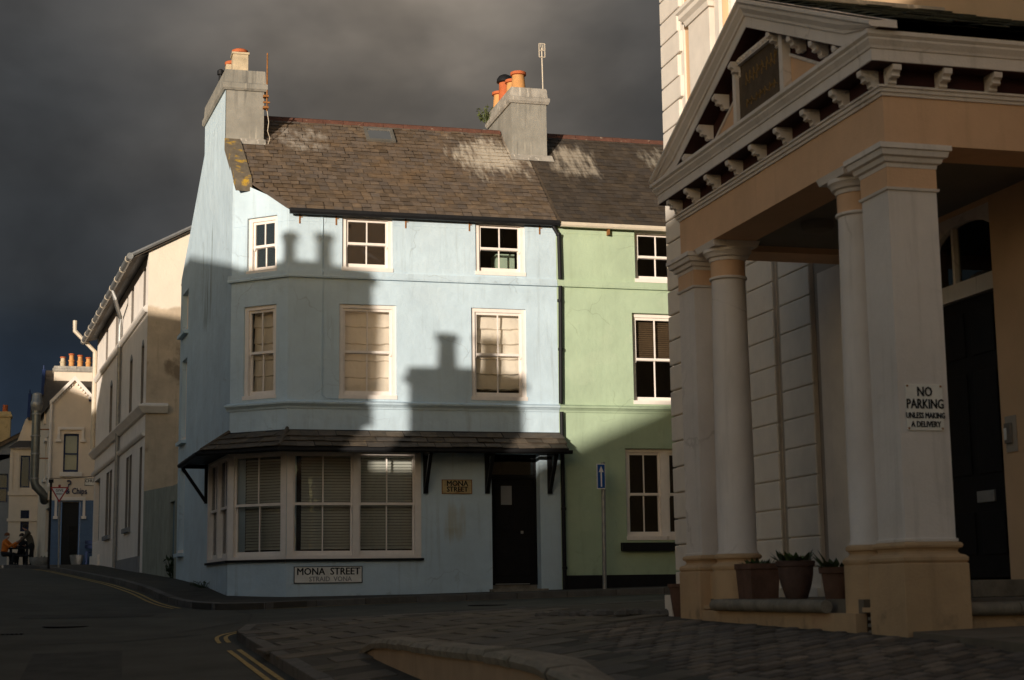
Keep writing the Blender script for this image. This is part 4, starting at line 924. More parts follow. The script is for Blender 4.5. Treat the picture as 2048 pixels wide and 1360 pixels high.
# ------------------------------------------------------------------ signs on the blue house and the pavement
def plate(name, label, fr, u0, u1, z0, z1, o, m, rimm=None, t=.012):
    s = thing(name, label, 'sign', fr((u0+u1)/2, o, z0)); b = boxed(fr, u0, u1, o, o+t, z0, z1).build('plate', m, s, bevel=.003)
    if rimm: MB(fr).box(u0-.012, u1+.012, o-.002, o+t+.004, z0-.012, z0).box(u0-.012, u1+.012, o-.002, o+t+.004, z1, z1+.012).box(u0-.012, u0, o-.002, o+t+.004, z0, z1).box(u1, u1+.012, o-.002, o+t+.004, z0, z1).build('rim', rimm, s)
    return s
s1 = plate('street_nameplate', 'long white MONA STREET nameplate with second line STRAID VONA under the shop window', FF, U(3.505), U(4.665), .172, .436, .004, 'sign_white', 'sign_black')
text(s1, FF, 'MONA  STREET', U(4.085), .355, .018, .168, 'sign_black', .003, .005, xs=.95); text(s1, FF, 'STRAID  VONA', U(4.12), .228, .018, .115, 'grey_render', .003, .002, xs=.95)
s2 = plate('rusty_nameplate', 'small rusty cream MONA STREET nameplate beside the front door', FF, U(6.105), U(6.63), 1.708, 1.937, .004, 'sign_rusty', 'rust')
text(s2, FF, 'MONA', U(6.37), 1.875, .018, .135, 'sign_black', .003, .005, xs=.95); text(s2, FF, 'STREET', U(6.37), 1.772, .018, .125, 'sign_black', .003, .005, xs=.95)
ow = thing('one_way_sign', 'blue one way arrow sign on grey post by the green house', 'road sign', (9.05, 27.20, PV(9.0, 27.2)))
MB().tube([(8.95, 27.22, PV(9, 27.2)-.05), (8.97, 27.22, 2.24)], .038, 12).build('post', 'galv', ow, smooth=True)
FO = Frame(8.79, 27.16, 1, 0)
boxed(FO, .033, .187, 0, .035, 1.76, 2.21).build('plate', 'sign_clean', ow, bevel=.004); boxed(FO, .043, .177, .035, .038, 1.775, 2.195).build('blue_face', 'sign_blue', ow)
MB(FO).prism([(.098, 1.80), (.122, 1.80), (.122, 2.06), (.155, 2.06), (.11, 2.17), (.065, 2.06), (.098, 2.06)], .038, .041).build('arrow', 'sign_clean', ow)
boxed(FO, .06, .16, -.10, 0, 1.95, 1.99).build('clip', 'galv', ow)

# ------------------------------------------------------------------ CREAM STREET BUILDING, boundary wall
FS = Frame(BX+GD.x*27.4, BY_+GD.y*27.4, -GD.x, -GD.y); su = lambda s: 27.4-s; S0 = 12.85
wb = thing('street_building', 'tall cream rendered three storey building with projecting gutter up the hill', 'building', tuple(FS(7, -3, .6)))
TW = 8.78
hw = []
for s0, s1 in ((13.45, 14.05), (16.15, 16.85), (21.7, 22.5)): hw.append((su(s1), su(s0), 4.90, 6.42))
for s0, s1 in ((13.4, 13.95), (16.2, 16.85), (20.5, 21.2), (23.6, 24.3)): hw.append((su(s1), su(s0), 7.45, 8.45))
for s0, s1 in ((15.8, 16.40), (16.55, 17.2), (21.2, 21.95), (22.15, 23.0)): hw.append((su(s1), su(s0), 1.80, 3.77))
hw += [(su(13.95), su(13.40), .62, 3.77), (su(19.75), su(19.35), 1.6, 3.77), (su(27.1), su(25.1), 1.76, 3.79)]
build_wall(wall(FS, TW, 0, su(S0), -.2, hw, .26), 'street_wall', 'cream_render', wb)
for i, h in enumerate(hw):
    if i == len(hw)-1: MB(FS).box(h[0], h[1], -.20, -.16, h[2], h[3]).build('shop_front', 'sign_black', wb); continue
    w_ = MB(FS).box(h[0], h[1], -.21, -.17, h[2], h[3]).build('window', 'reveal_grey', wb)
    boxed(FS, h[0]+.06, h[1]-.06, -.165, -.16, h[2]+.08, h[3]-.06).build('pane', 'glass', w_)
    boxed(FS, h[0]+.002, h[0]+.012, -.21, -.002, h[2]+.002, h[3]-.002).build('reveal', 'reveal_grey', w_); boxed(FS, h[0]+.012, h[1]-.002, -.21, -.002, h[3]-.012, h[3]-.002).build('reveal', 'reveal_grey', w_)  # grey linings added to paint the window recesses darker
    if i in (0, 1, 2): MB(FS).prism([(h[0]+(h[1]-h[0])*j/8, h[3]+.16*math.sin(math.pi*j/8)) for j in range(9)], -.0, .004).build('arched_head', 'grey_render', w_)
    if 7 <= i <= 10: boxed(FS, h[0]-.06, h[1]+.06, 0, .09, h[2]-.12, h[2]).build('stone_sill', 'grey_render', w_)
def scourse(z, prof, nm, ret=0.):
    p = [tuple(FS(-.1, 0, z)), tuple(FS(su(S0), 0, z))]
    if ret: p.append(tuple(Vector(p[1])+Vector((ret, .0, 0))))
    MB().sweep(p, prof).build(nm, 'cream_render', wb)
scourse(7.16, [(-.01, 0), (.06, 0), (.11, .06), (.13, .12), (-.01, .2)], 'string_course')
scourse(4.56, [(-.01, 0), (.08, 0), (.14, .08), (.2, .16), (.2, .2), (-.01, .26)], 'string_course', .55)
scourse(3.98, [(-.01, 0), (.05, 0), (.09, .05), (.1, .1), (-.01, .13)], 'string_course')
boxed(FS, su(19.2), su(S0)-.55, 0, .05, .0, .98).build('plinth', 'grey_render', wb); boxed(FS, su(27.4), su(24.6), 0, .08, .5, 1.3).build('plinth', 'cream_render', wb)
# stone gable towards the blue house, roof
A0 = FS(su(S0), 0, 0); 
gw = MB(); x1 = A0.x+6.6
gw.add([(A0.x, A0.y, -.2), (x1, A0.y, -.2), (x1, A0.y, TW), (A0.x+3.3, A0.y, TW+1.75), (A0.x, A0.y, TW)], [(0, 1, 2, 3, 4)]); gw.build('gable_wall', 'stone_tan', wb)
B0 = FS(0, 0, 0); ov = .42
rw = MB(); a, b = FS(su(S0)+.06, ov, TW-.16), FS(-.1, ov, TW-.16); c, d_ = Vector((A0.x+3.3, A0.y-.06, TW+1.82)), Vector((B0.x+3.3, B0.y, TW+1.82)); e_, f_ = Vector((x1+.4, A0.y-.06, TW-.2)), Vector((B0.x+7, B0.y, TW-.2))
rw.add([a, b, d_, c, e_, f_], [(0, 1, 2, 3), (3, 2, 5, 4)]); rw.add([q-Vector((0, 0, .1)) for q in (a, b, d_, c, e_, f_)], [(0, 1, 2, 3), (3, 2, 5, 4)]); rw.add([a, c, c-Vector((0, 0, .1)), a-Vector((0, 0, .1))], [(0, 1, 2, 3)])
rw.build('roof', 'slate_dark', wb)
MB().tube([tuple(a+Vector((0, -.03, .0))), tuple(c+Vector((0, -.03, .0)))], .05, 6).build('verge', 'galv', wb)
MB().add([FS(su(S0)+.02, .01, TW-.1), FS(-.1, .01, TW-.1), FS(-.1, ov, TW-.22), FS(su(S0)+.02, ov, TW-.22)], [(0, 1, 2, 3)]).build('eaves_soffit', 'sign_black', wb)
g_ = MB(); g_.tube([tuple(FS(su(S0)+.1, ov+.06, TW-.2)), tuple(FS(-.15, ov+.06, TW-.2))], .085, 10); g_.build('gutter', 'galv', wb, smooth=True)
for i in range(11): MB().tube([tuple(FS(.2+i*1.4, ov+.06, TW-.2)), tuple(FS(.28+i*1.4, ov+.06, TW-.2))], .096, 10).build('gutter_joint', 'cream_gutter', wb)
MB().tube([tuple(FS(su(17.3), ov+.05, TW-.25)), tuple(FS(su(17.3), ov, TW-.5)), tuple(FS(su(18.9), .1, TW-.75)), tuple(FS(su(19.0), .08, TW-1.0)), tuple(FS(su(19.0), .08, .8))], .06, 8).build('downpipe', 'galv', wb, smooth=True)
MB().tube([tuple(FS(.05, ov+.35, TW+.5)), tuple(FS(.05, ov+.35, TW+.15)), tuple(FS(.02, .08, TW-.55)), tuple(FS(.02, .08, 4.9))], .075, 8).build('downpipe', 'cream_gutter', wb, smooth=True)
bx = MB(); bx.add([FS(0, 0, -.2), Vector((B0.x+6, B0.y, -.2)), Vector((B0.x+6, B0.y, TW)), Vector((B0.x+3.3, B0.y, TW+1.7)), FS(0, 0, TW)], [(0, 1, 2, 3, 4)]); bx.add([Vector((x1, A0.y, -.2)), Vector((B0.x+6, B0.y, -.2)), Vector((B0.x+6, B0.y, TW)), Vector((x1, A0.y, TW))], [(0, 1, 2, 3)]); bx.build('rear_wall', 'cream_render', wb)
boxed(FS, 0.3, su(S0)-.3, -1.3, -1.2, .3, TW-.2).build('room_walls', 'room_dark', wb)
bw = thing('boundary_wall', 'algae stained green rendered boundary wall between the blue and cream buildings', 'wall', tuple(FG(-3, -.1, .4)))
FB = Frame(BX+GD.x*S0, BY_+GD.y*S0, -GD.x, -GD.y); LB = S0-LG
w2 = MB(FB); w2.add([FB(u, o, z) for o in (0, -.22) for u, z in ((0, -.2), (LB-1.15, -.2), (LB-1.15, 2.38), (0, 2.58))], [(0, 1, 2, 3), (7, 6, 5, 4), (0, 4, 5, 1), (1, 5, 6, 2), (2, 6, 7, 3), (3, 7, 4, 0)]); w2.box(LB-.40, LB, -.22, 0, -.2, 2.36); w2.box(LB-1.15, LB-.40, -.22, 0, 2.02, 2.36)
w2.build('wall_body', 'green_wall', bw); boxed(FB, LB-1.15, LB-.40, -.12, -.07, .3, 2.02).build('gate', 'gate_blue', bw)

# ================================================================== QUOINED BUILDING AND ITS PORTICO
XM = 7.45
FM = Frame(XM, 19.45, 0, -1); my = lambda y: 19.45-y
qb = thing('quoined_building', 'tan and white rendered building with rusticated quoins behind the portico', 'building', (10, 13, -.3))
dh = (my(13.14), my(11.87), .03, 3.30); uwin = (my(17.50), my(16.30), 6.35, 8.4)
build_wall(wall(FM, 11.5, 0, my(5.0), -.9, [dh, uwin], .20), 'facade_wall', 'wall_tan', qb)
bd = MB(); bd.add([(XM, 19.45, -.9), (16, 19.45, -.9), (16, 19.45, 11.5), (XM, 19.45, 11.5)], [(0, 1, 2, 3)]); bd.add([(XM, 5, -.9), (16, 5, -.9), (16, 5, 11.5), (XM, 5, 11.5)], [(0, 1, 2, 3)]); bd.add([(16, 5, -.9), (16, 19.45, -.9), (16, 19.45, 11.5), (16, 5, 11.5)], [(0, 1, 2, 3)]); bd.add([(XM, 5, 11.5), (16, 5, 11.5), (16, 19.45, 11.5), (XM, 19.45, 11.5)], [(0, 1, 2, 3)])
bd.build('side_wall', 'wall_tan', qb)
MB().sweep([(XM, 19.45, 10.9), (XM, 5, 10.9)], [(-.01, 0), (.1, 0), (.3, .25), (.3, .45), (-.01, .5)]).build('cornice', 'quoin_white', qb)
boxed(FM, .2, my(5.2), -1.6, -1.5, 0, 11).build('room_walls', 'room_dark', qb)
def quoin(u0, u1, z0, z1, o0, o1, ret=None):
    m = MB(FM).box(u0, u1, o0, o1, z0, z1)
    return m.build('quoin', 'quoin_white', qb, bevel=.018)
z = -.12; i = 0
boxed(FM, -.02, .70, .003, .03, -.9, 10.9).build('corner_backing', 'quoin_white', qb)
while z < 8.6:
    hgt = .332 if z < 4 else .305
    quoin(-.055, .58 if i % 2 else .66, z+.008, z+hgt-.008, -.3, .075); z += hgt; i += 1
for (a, b) in ((16.93, 16.22), (16.04, 15.28)):
    z = -.12
    boxed(FM, my(a)+.02, my(b)-.02, .003, .05, -.3, 5.6).build('pilaster_backing', 'quoin_white', qb)
    while z < 5.4: quoin(my(a), my(b), z+.005, z+.318-.005, .04, .075); z += .318
    boxed(FM, my(a)-.02, my(b)+.02, .003, .13, -.3, -.02).build('pilaster_base', 'quoin_white', qb)
boxed(FM, my(15.10), my(13.9), .003, .06, -.3, 3.25).build('door_surround', 'quoin_white', qb); boxed(FM, my(17.3), my(13.4), -.01, .002, -.3, 5.6).build('porch_back_wall', 'recess_grey', qb)
# pilaster and lit upper window
boxed(FM, my(18.42), my(17.72), .003, .09, 3.6, 7.18).build('pilaster', 'quoin_white', qb)
pc = MB(); pc.sweep([(XM, 18.44, 7.16), (XM-.095, 18.44, 7.16), (XM-.095, 17.70, 7.16), (XM, 17.70, 7.16)], [(-.02, 0), (.02, 0), (.04, .06), (.09, .10), (.09, .16), (.12, .18), (.12, .23), (-.02, .26)]); pc.build('pilaster_capital', 'quoin_white', qb)
sash(qb, FM, *uwin, rec=.08, bars=2, blind=('roman', .0, 'stack_yellow'))
MB(FM).box(uwin[0]-.14, uwin[0]-.003, 0.003, .05, uwin[2], uwin[3]).box(uwin[1]+.003, uwin[1]+.14, .003, .05, uwin[2], uwin[3]).build('window_surround', 'quoin_white', qb)
# entrance door, transom and arched fanlight
u0, u1 = dh[0], dh[1]
ed = MB(FM).box(u0+.07, u1-.07, -.19, -.14, .05, 2.52).build('door', 'door_black', qb)
for zz in ((.25, .62), (.95, 1.85), (2.0, 2.40)):
    for uu in ((.14, .46), (.60, .92)): boxed(FM, u0+.07+uu[0], u0+.07+uu[1]*1.05, -.14, -.125, *zz).build('door_panel', 'door_black', ed, bevel=.006)
boxed(FM, u0+.62, u0+.90, -.14, -.12, .70, .80).build('letter_plate', 'galv', ed, bevel=.004)
MB(FM).box(u0+.12, u0+.16, -.14, -.115, .92, 1.12).box(u0+.13, u0+.24, -.115, -.095, 1.02, 1.045).build('door_handle', 'galv', ed)
MB(FM).box(u0, u1, -.20, -.10, 2.53, 2.68).box(u0, u0+.065, -.2, -.12, .05, 2.53).box(u1-.065, u1, -.2, -.12, .05, 2.53).build('door_frame', 'porch_white', qb)
arc = MB(FM); c_ = (u0+u1)/2; rr_ = (u1-u0)/2
pts = [(c_+rr_*math.cos(t), 2.86+.36*math.sin(t)) for t in [math.pi*i/16 for i in range(17)]]
arc.prism([(u1, 3.30)]+pts[:9]+[(c_, 3.30)], -.20, -.12); arc.prism([(c_, 3.30)]+pts[8:]+[(u0, 3.30)], -.20, -.12); arc.box(c_-.22, c_-.18, -.19, -.13, 2.68, 3.2).build('arched_head', 'porch_white', qb)
boxed(FM, u0, u1, -.17, -.165, 2.68, 3.24).build('fanlight', 'glass', qb)
# portico
po = thing('classical_portico', 'classical portico with pediment, tan frieze and paired white columns', 'portico', (5.6, 12.5, -.4))
XF, Y0P, Y1P = 5.66, 10.34, 14.56; ZS, ZA = 3.24, 3.61
bm_ = MB(); bm_.box(XF, XF+.42, Y0P, Y1P, ZS, 3.82).box(XF+.42, XM, Y0P, Y0P+.42, ZS, 3.82).box(XF+.42, XM, Y1P-.42, Y1P, ZS, 3.82); bm_.build('frieze_beam', 'porch_tan', po)
LP = [(XM, Y1P, 0), (XF, Y1P, 0), (XF, Y0P, 0), (XM, Y0P, 0)]
def ring(name, z, prof, m): return MB().sweep([(p[0], p[1], z) for p in LP], prof).build(name, m, po)
ring('architrave_mould', 3.60, [(-.01, 0), (.014, 0), (.018, .022), (.032, .026), (.036, .052), (.05, .056), (.05, .072), (-.01, .075)], 'porch_white')
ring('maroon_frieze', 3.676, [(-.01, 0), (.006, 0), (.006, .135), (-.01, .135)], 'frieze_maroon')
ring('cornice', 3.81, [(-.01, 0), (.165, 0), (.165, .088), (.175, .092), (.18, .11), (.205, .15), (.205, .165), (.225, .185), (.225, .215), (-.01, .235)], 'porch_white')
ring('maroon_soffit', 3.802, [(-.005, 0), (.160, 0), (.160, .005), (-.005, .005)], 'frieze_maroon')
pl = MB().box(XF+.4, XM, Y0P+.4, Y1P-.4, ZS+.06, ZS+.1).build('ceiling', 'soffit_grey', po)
MB().lathe((6.43, 13.08, ZS-.045), [(.05, 0), (.13, .02), (.15, .06), (.15, .105)], 20).build('ceiling_lamp', 'soffit_grey', po, smooth=True)
# scroll modillions
def scroll():
    m = MB(); pf = [(0, 0), (0, .135), (.145, .135), (.15, .11), (.145, .085), (.118, .075), (.112, .062), (.118, .045), (.095, .035), (.075, .042), (.062, .02), (.065, .006), (.045, -.008), (.02, 0)]
    m.fr = Frame(0, 0, 0, -1)    # u along -y, o along -x
    n = len(pf); hw_ = .034
    m.add([m.fr(s*hw_, a, b) for s in (-1, 1) for a, b in pf], [tuple(range(n)), tuple(range(2*n-1, n-1, -1))]+[(i, i+n, (i+1) % n+n, (i+1) % n) for i in range(n)])
    return mesh_of(m, 'modillion', 'porch_white')
SM = scroll()
for i in range(9):
    y = Y0P+.02+i*(Y1P-Y0P-.04)/8
    inst('modillion', SM, po, Matrix.Translation((XF-.004, y+(.05 if i == 0 else -.05 if i == 8 else 0), 3.674)))
for i in range(5): inst('modillion', SM, po, Matrix.Translation((XF+.05+i*.42, Y0P-.004, 3.674)) @ Matrix.Rotation(R(90), 4, 'Z'))
# pediment
YC = 12.43; HW = 2.36; AP, EZ = 5.10, 4.055
def rake(name, prof, m, y_in=0.):
    rings = []
    for dd in (HW, 1.84, 0, -1.84, -HW): rings.append([Vector((XF-o, YC+dd, max(EZ+(AP-EZ)*(1-abs(dd)/HW)+h, 4.03))) for o, h in prof])
    return MB().loft(rings).build(name, m, po)
rake('raking_cornice', [(0, -.235), (.155, -.235), (.155, -.135), (.17, -.13), (.175, -.105), (.205, -.06), (.21, -.03), (.23, -.01), (.23, .02), (0, .035)], 'porch_white')
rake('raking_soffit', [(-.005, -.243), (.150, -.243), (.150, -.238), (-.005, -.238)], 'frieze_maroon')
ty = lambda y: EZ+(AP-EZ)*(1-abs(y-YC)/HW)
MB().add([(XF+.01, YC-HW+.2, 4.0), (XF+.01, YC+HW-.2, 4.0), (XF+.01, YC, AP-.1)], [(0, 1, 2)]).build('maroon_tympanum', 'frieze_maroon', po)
hw2, ap2 = 1.42, 4.70
MB().prism([(YC-hw2, 4.0), (YC+hw2, 4.0), (YC, ap2)], -.1, 0).v
tm = MB(); tm.add([(XF-.006, YC-hw2, 4.02), (XF-.006, YC+hw2, 4.02), (XF-.006, YC, ap2)], [(0, 1, 2)]); tm.build('tympanum', 'porch_tan', po)
MB().tube([(XF-.01, YC-hw2, 4.02), (XF-.01, YC, ap2)], .016, 6).build('tympanum_bead', 'porch_white', po); MB().tube([(XF-.01, YC+hw2, 4.02), (XF-.01, YC, ap2)], .016, 6).build('tympanum_bead', 'porch_white', po)
for k in (.42, .82, 1.22, 1.62, 1.98):
    for s_ in (-1, 1):
        y = YC+s_*k; inst('modillion', SM, po, Matrix.Translation((XF+.002, y, ty(y)-.235-.135+.0)))
pq = MB().box(XF-.05, XF-.012, 11.93, 12.86, 4.03, 4.64).build('plaque', 'plaque', po)
pf_ = MB()
for a, b, c, d_ in ((11.86, 11.93, 4.03, 4.70), (12.86, 12.93, 4.03, 4.70), (11.93, 12.86, 4.64, 4.70)): pf_.box(XF-.085, XF-.008, a, b, c, d_)
pf_.build('plaque_frame', 'porch_white', pq)
for j in range(14):
    y = 11.95+j*.07; MB().lathe((XF-.085, y, 4.655), [(.012, 0), (.02, .015), (.012, .03)], 6).build('carved_leaf', 'porch_white', pq)
gm = MB(); rr = random.Random(4)
for row, (z0, h) in enumerate(((4.42, .12), (4.22, .07))):
    y = 12.70
    while y > 12.06:
        y2 = y-rr.uniform(.05, .09); gm.tube([(XF-.053, y, z0), (XF-.053, y-.015, z0+h), (XF-.053, (y+y2)/2, z0+h*.4), (XF-.053, y2, z0+h*rr.uniform(.1, .9))], .007, 4); y = y2-.02
go_ = gm.build('gilt_script', 'gilt', pq); go_['kind'] = 'stuff'
# portico roof
pr_ = MB(); pr_.add([(XF-.20, YC-HW-.0, EZ+.03), (XM, YC-HW-.0, EZ+.03), (XM, YC, AP+.03), (XF-.20, YC, AP+.03)], [(0, 1, 2, 3)]); pr_.add([(XF-.20, YC+HW, EZ+.03), (XM, YC+HW, EZ+.03), (XM, YC, AP+.03), (XF-.2, YC, AP+.03)], [(0, 1, 2, 3)])
pro = pr_.build('roof', 'slate_moss', po)
vv = Vector((0, HW, AP-EZ)).normalized(); ll = math.hypot(HW, AP-EZ)
def por_in(g):
    for c in range(int(ll/g)+1): yield c, XF-.02, XM-.02, .02+c*g-.03
slates(pro, Vector((0, YC-HW, EZ+.03)), Vector((1, 0, 0)), vv, por_in, .24, .2, .36, 'slate_moss', thick=.010, limit=300, vmax=ll-.02)
MB().tube([(XF-.2, YC, AP+.05), (XM, YC, AP+.05)], .06, 8).build('ridge_roll', 'stack_cap', pro)
# piers and columns
def loopz(x0, x1, y0, y1, z): return [(x0, y0, z), (x1, y0, z), (x1, y1, z), (x0, y1, z)]
TOR = [(-.03, 0), (.045, 0), (.060, .02), (.060, .042), (.045, .058), (.018, .066), (.005, .085), (.012, .105), (.030, .112), (.036, .128), (.030, .145), (.008, .155), (-.03, .16)]
CAP = [(-.03, 0), (.008, 0), (.012, .03), (.035, .038), (.045, .07), (.07, .08), (.08, .12), (.095, .125), (.095, .165), (-.03, .17)]
def pier(x0, x1, y0, y1):
    r = MB(); zg = min(PV(x0, y0), PV(x1, y1))-.15
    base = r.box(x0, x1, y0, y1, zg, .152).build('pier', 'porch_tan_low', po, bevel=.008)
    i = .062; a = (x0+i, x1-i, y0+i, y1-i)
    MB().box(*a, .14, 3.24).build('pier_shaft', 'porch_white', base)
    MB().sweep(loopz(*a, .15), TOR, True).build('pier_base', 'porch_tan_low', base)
    MB().sweep(loopz(*a, .305), [(-.02, 0), (.012, 0), (.014, .02), (-.02, .03)], True).build('base_fillet', 'porch_white', base)
    MB().sweep(loopz(*a, 2.885), [(-.02, 0), (.015, .012), (.02, .03), (-.02, .035)], True).build('neck_ring', 'porch_white', base)
    MB().sweep(loopz(*a, 2.92), [(-.02, 0), (.004, 0), (.004, .16), (-.02, .16)], True).build('necking', 'porch_tan', base)
    MB().sweep(loopz(*a, 3.07), CAP, True).build('capital', 'porch_white', base)
    return base
pier(5.63, 6.155, 10.33, 10.865); pier(5.63, 6.155, 14.25, 14.785)
def column(cx, cy):
    zg = PV(cx, cy)-.15; q = .178
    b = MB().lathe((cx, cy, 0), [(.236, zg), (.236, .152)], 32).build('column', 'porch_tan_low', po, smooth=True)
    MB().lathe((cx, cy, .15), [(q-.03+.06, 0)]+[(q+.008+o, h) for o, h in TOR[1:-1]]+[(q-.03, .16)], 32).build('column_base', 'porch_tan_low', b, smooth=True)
    MB().lathe((cx, cy, 0), [(q, .14), (q+.012, .305), (q+.012, .32), (q, .335), (q+.002, 1.1), (q-.006, 2.0), (q-.018, 2.9)], 32).build('column_shaft', 'porch_white', b, smooth=True)
    t = q-.018
    MB().lathe((cx, cy, 2.885), [(t, 0), (t+.02, .012), (t+.02, .03), (t, .036)], 32).build('neck_ring', 'porch_white', b, smooth=True)
    MB().lathe((cx, cy, 2.91), [(t+.003, 0), (t+.003, .17)], 32).build('necking', 'porch_tan', b, smooth=True)
    MB().lathe((cx, cy, 3.07), [(t, 0), (t+.012, 0), (t+.016, .03), (t+.04, .04), (t+.055, .075), (t+.07, .085), (t+.07, .115), (t, .12)], 32).build('capital', 'porch_white', b, smooth=True)
    MB().sweep(loopz(cx-.2, cx+.2, cy-.2, cy+.2, 3.185), [(-.2, 0), (.02, 0), (.03, .03), (.04, .055), (-.2, .055)], True).build('abacus', 'porch_white', b)
column(5.89, 11.25); column(5.89, 13.93)
for y0, y1 in ((10.865, 11.05), (14.1, 14.25)):
    MB().box(5.74, 6.0, y0, y1, -.6, .14).build('link_block', 'porch_tan_low', po); MB().box(5.66, 5.75, y0, y1, -.20, -.165).build('link_sill', 'porch_tan_low', po)
    for k in range(3): MB().box(5.70, 5.745, y0, y1, -.36+k*.05, -.335+k*.05).build('vent_bar', 'soffit_grey', po)
# platform and rounded nosing stones
fl_ = MB().box(5.68, XM, 11.06, 14.12, -.9, -.105).box(6.02, XM, 10.5, 11.06, -.9, -.105).box(6.02, XM, 14.12, 14.7, -.9, -.105).build('platform', 'slab_stone', po)
MB().box(5.60, 5.69, 11.04, 14.14, -.8, -.21).build('riser', 'porch_tan_low', po); MB().box(6.16, XM, 10.46, 10.52, -.8, -.23).build('riser', 'porch_tan_low', po)
y = 11.47
for L in (.62, .66, .58, .44): MB().tube([(5.575, y+.004, -.16), (5.572, y+L/2, -.158), (5.575, y+L-.004, -.16)], .052, 12).build('nosing_stone', 'nosing_stone', po, smooth=True); y += L
x = 6.17
for L in (.42, .5, .36): MB().tube([(x+.004, 10.43, -.18), (x+L-.004, 10.43, -.18)], .05, 12).build('nosing_stone', 'nosing_stone', po, smooth=True); x += L
MB().box(6.75, XM, 11.3, 13.7, -.105, .03).build('door_step', 'nosing_stone', po, bevel=.01)
# raised threshold slab in front of the near pier
ap_ = MB(); zz = PV(5.9, 9.4)
ap_.add([(5.66, 10.30, PV(5.7, 10.3)+.03), (5.5, 8.3, PV(5.5, 8.3)+.07), (7.4, 8.3, PV(7.4, 8.3)+.09), (7.4, 10.42, PV(7.4, 10.4)+.04)]+[(5.66, 10.30, -.8), (5.5, 8.3, -.9), (7.4, 8.3, -.9), (7.4, 10.42, -.8)], [(0, 1, 2, 3), (0, 4, 5, 1), (1, 5, 6, 2), (2, 6, 7, 3), (3, 7, 4, 0)]); ap_.build('entrance_slab', 'slab_stone', po)
# wall signs on the portico side
FP = Frame(0, 10.392, 1, 0)
np_ = plate('no_parking_sign', 'white NO PARKING UNLESS MAKING A DELIVERY sign on the near white pier', FP, 5.745, 6.045, 1.105, 1.445, .004, 'sign_white', None, .006)
text(np_, FP, 'NO', 5.895, 1.385, .013, .098, 'sign_black', .001, .004, xs=.80); text(np_, FP, 'PARKING', 5.895, 1.295, .013, .098, 'sign_black', .001, .004, xs=.74); text(np_, FP, 'UNLESS MAKING', 5.895, 1.212, .013, .060, 'sign_black', .001, .003, xs=.70); text(np_, FP, 'A DELIVERY', 5.895, 1.148, .013, .060, 'sign_black', .001, .003, xs=.76)
for a in (5.76, 6.03):
    for b in (1.12, 1.43): MB(FP).box(a-.007, a+.007, .01, .014, b-.007, b+.007).build('screw', 'rust', np_)
ic = thing('intercom', 'grey door intercom panel on the tan wall by the entrance', 'intercom', tuple(FM(my(11.72), 0, 1.06)))
boxed(FM, my(11.80), my(11.64), .003, .012, 1.08, 1.38).build('back_plate', 'recess_grey', ic); boxed(FM, my(11.78), my(11.69), .012, .04, 1.15, 1.32).build('speaker_unit', 'reveal_grey', ic, bevel=.006); boxed(FM, my(11.775), my(11.74), .04, .045, 1.18, 1.28).build('button_strip', 'sign_clean', ic)
# planters on the step
def planter(name, label, c, prof, m, leafn, leafm, h=.12):
    t = thing(name, label, 'plant pot', c); p = MB().lathe(c, prof, 24).build('pot', m, t, smooth=True)
    r = prof[-1][0]; zt = prof[-1][1]; MB().lathe((c[0], c[1], c[2]+zt-.03), [(r*.92, 0), (r*.9, .005), (.01, .012)], 16).build('soil', 'soil', t); plant(t, c[0], c[1], c[2]+zt-.02, r, leafn, leafm, h)
    return t
def plant(t, x, y, z, r, n, m, h):
    mb = MB(); rr = random.Random(int(x*1000+y*77))
    for i in range(n):
        a = rr.uniform(0, 6.28); d_ = r*.85*rr.random()**.5; b = Vector((x+d_*math.cos(a), y+d_*math.sin(a), z)); l = h*rr.uniform(.4, 1.2); d = Vector((math.cos(a)*.7, math.sin(a)*.7, rr.uniform(.2, 1.2))).normalized(); s = d.cross(Vector((0, 0, 1))).normalized()*l*.24
        mb.add([b, b+d*l*.5+s, b+d*l, b+d*l*.5-s], [(0, 1, 2, 3)])
    o = mb.build('leaves', m, t); o['kind'] = 'stuff'
ZP = -.105
planter('round_planter', 'large round terracotta pot with small green plants on the portico step', (5.86, 12.62, ZP), [(.085, 0), (.095, .012), (.125, .10), (.145, .19), (.15, .27), (.163, .275), (.168, .315), (.15, .32)], 'terracotta_dark', 60, 'leaf')
planter('bucket_planter', 'terracotta bucket pot half hidden behind the near column', (5.88, 11.90, ZP), [(.09, 0), (.095, .01), (.12, .20), (.138, .205), (.142, .25), (.125, .255)], 'terracotta', 26, 'leaf', .16)
tr = thing('trough_planter', 'square terracotta trough planter beside the far column base', 'plant pot', (5.86, 13.45, ZP))
tb = MB(); a, b = .14, .17
tb.loft([[(Vector((5.86+sx*a*k, 13.42+sy*b*k, ZP+zz))) for sx, sy in ((-1, -1), (1, -1), (1, 1), (-1, 1))] for k, zz in ((.9, 0), (1, .26), (1.06, .262), (1.06, .31), (.98, .31), (.96, .27))]); tb.build('pot', 'terracotta', tr)
plant(tr, 5.86, 13.42, ZP+.28, .14, 40, 'leaf', .09)
fp = thing('corner_planter', 'small terracotta pot on a white block behind the far pier', 'plant pot', (5.62, 15.4, PV(5.6, 15.4)))
MB().box(5.70, 5.85, 15.2, 15.4, PV(5.7, 15.3)-.1, -.07).build('block', 'quoin_white', fp); MB().lathe((5.80, 15.15, -.2), [(.09, -.1), (.11, 0), (.135, .2), (.15, .205), (.15, .24)], 14).build('pot', 'terracotta', fp, smooth=True)

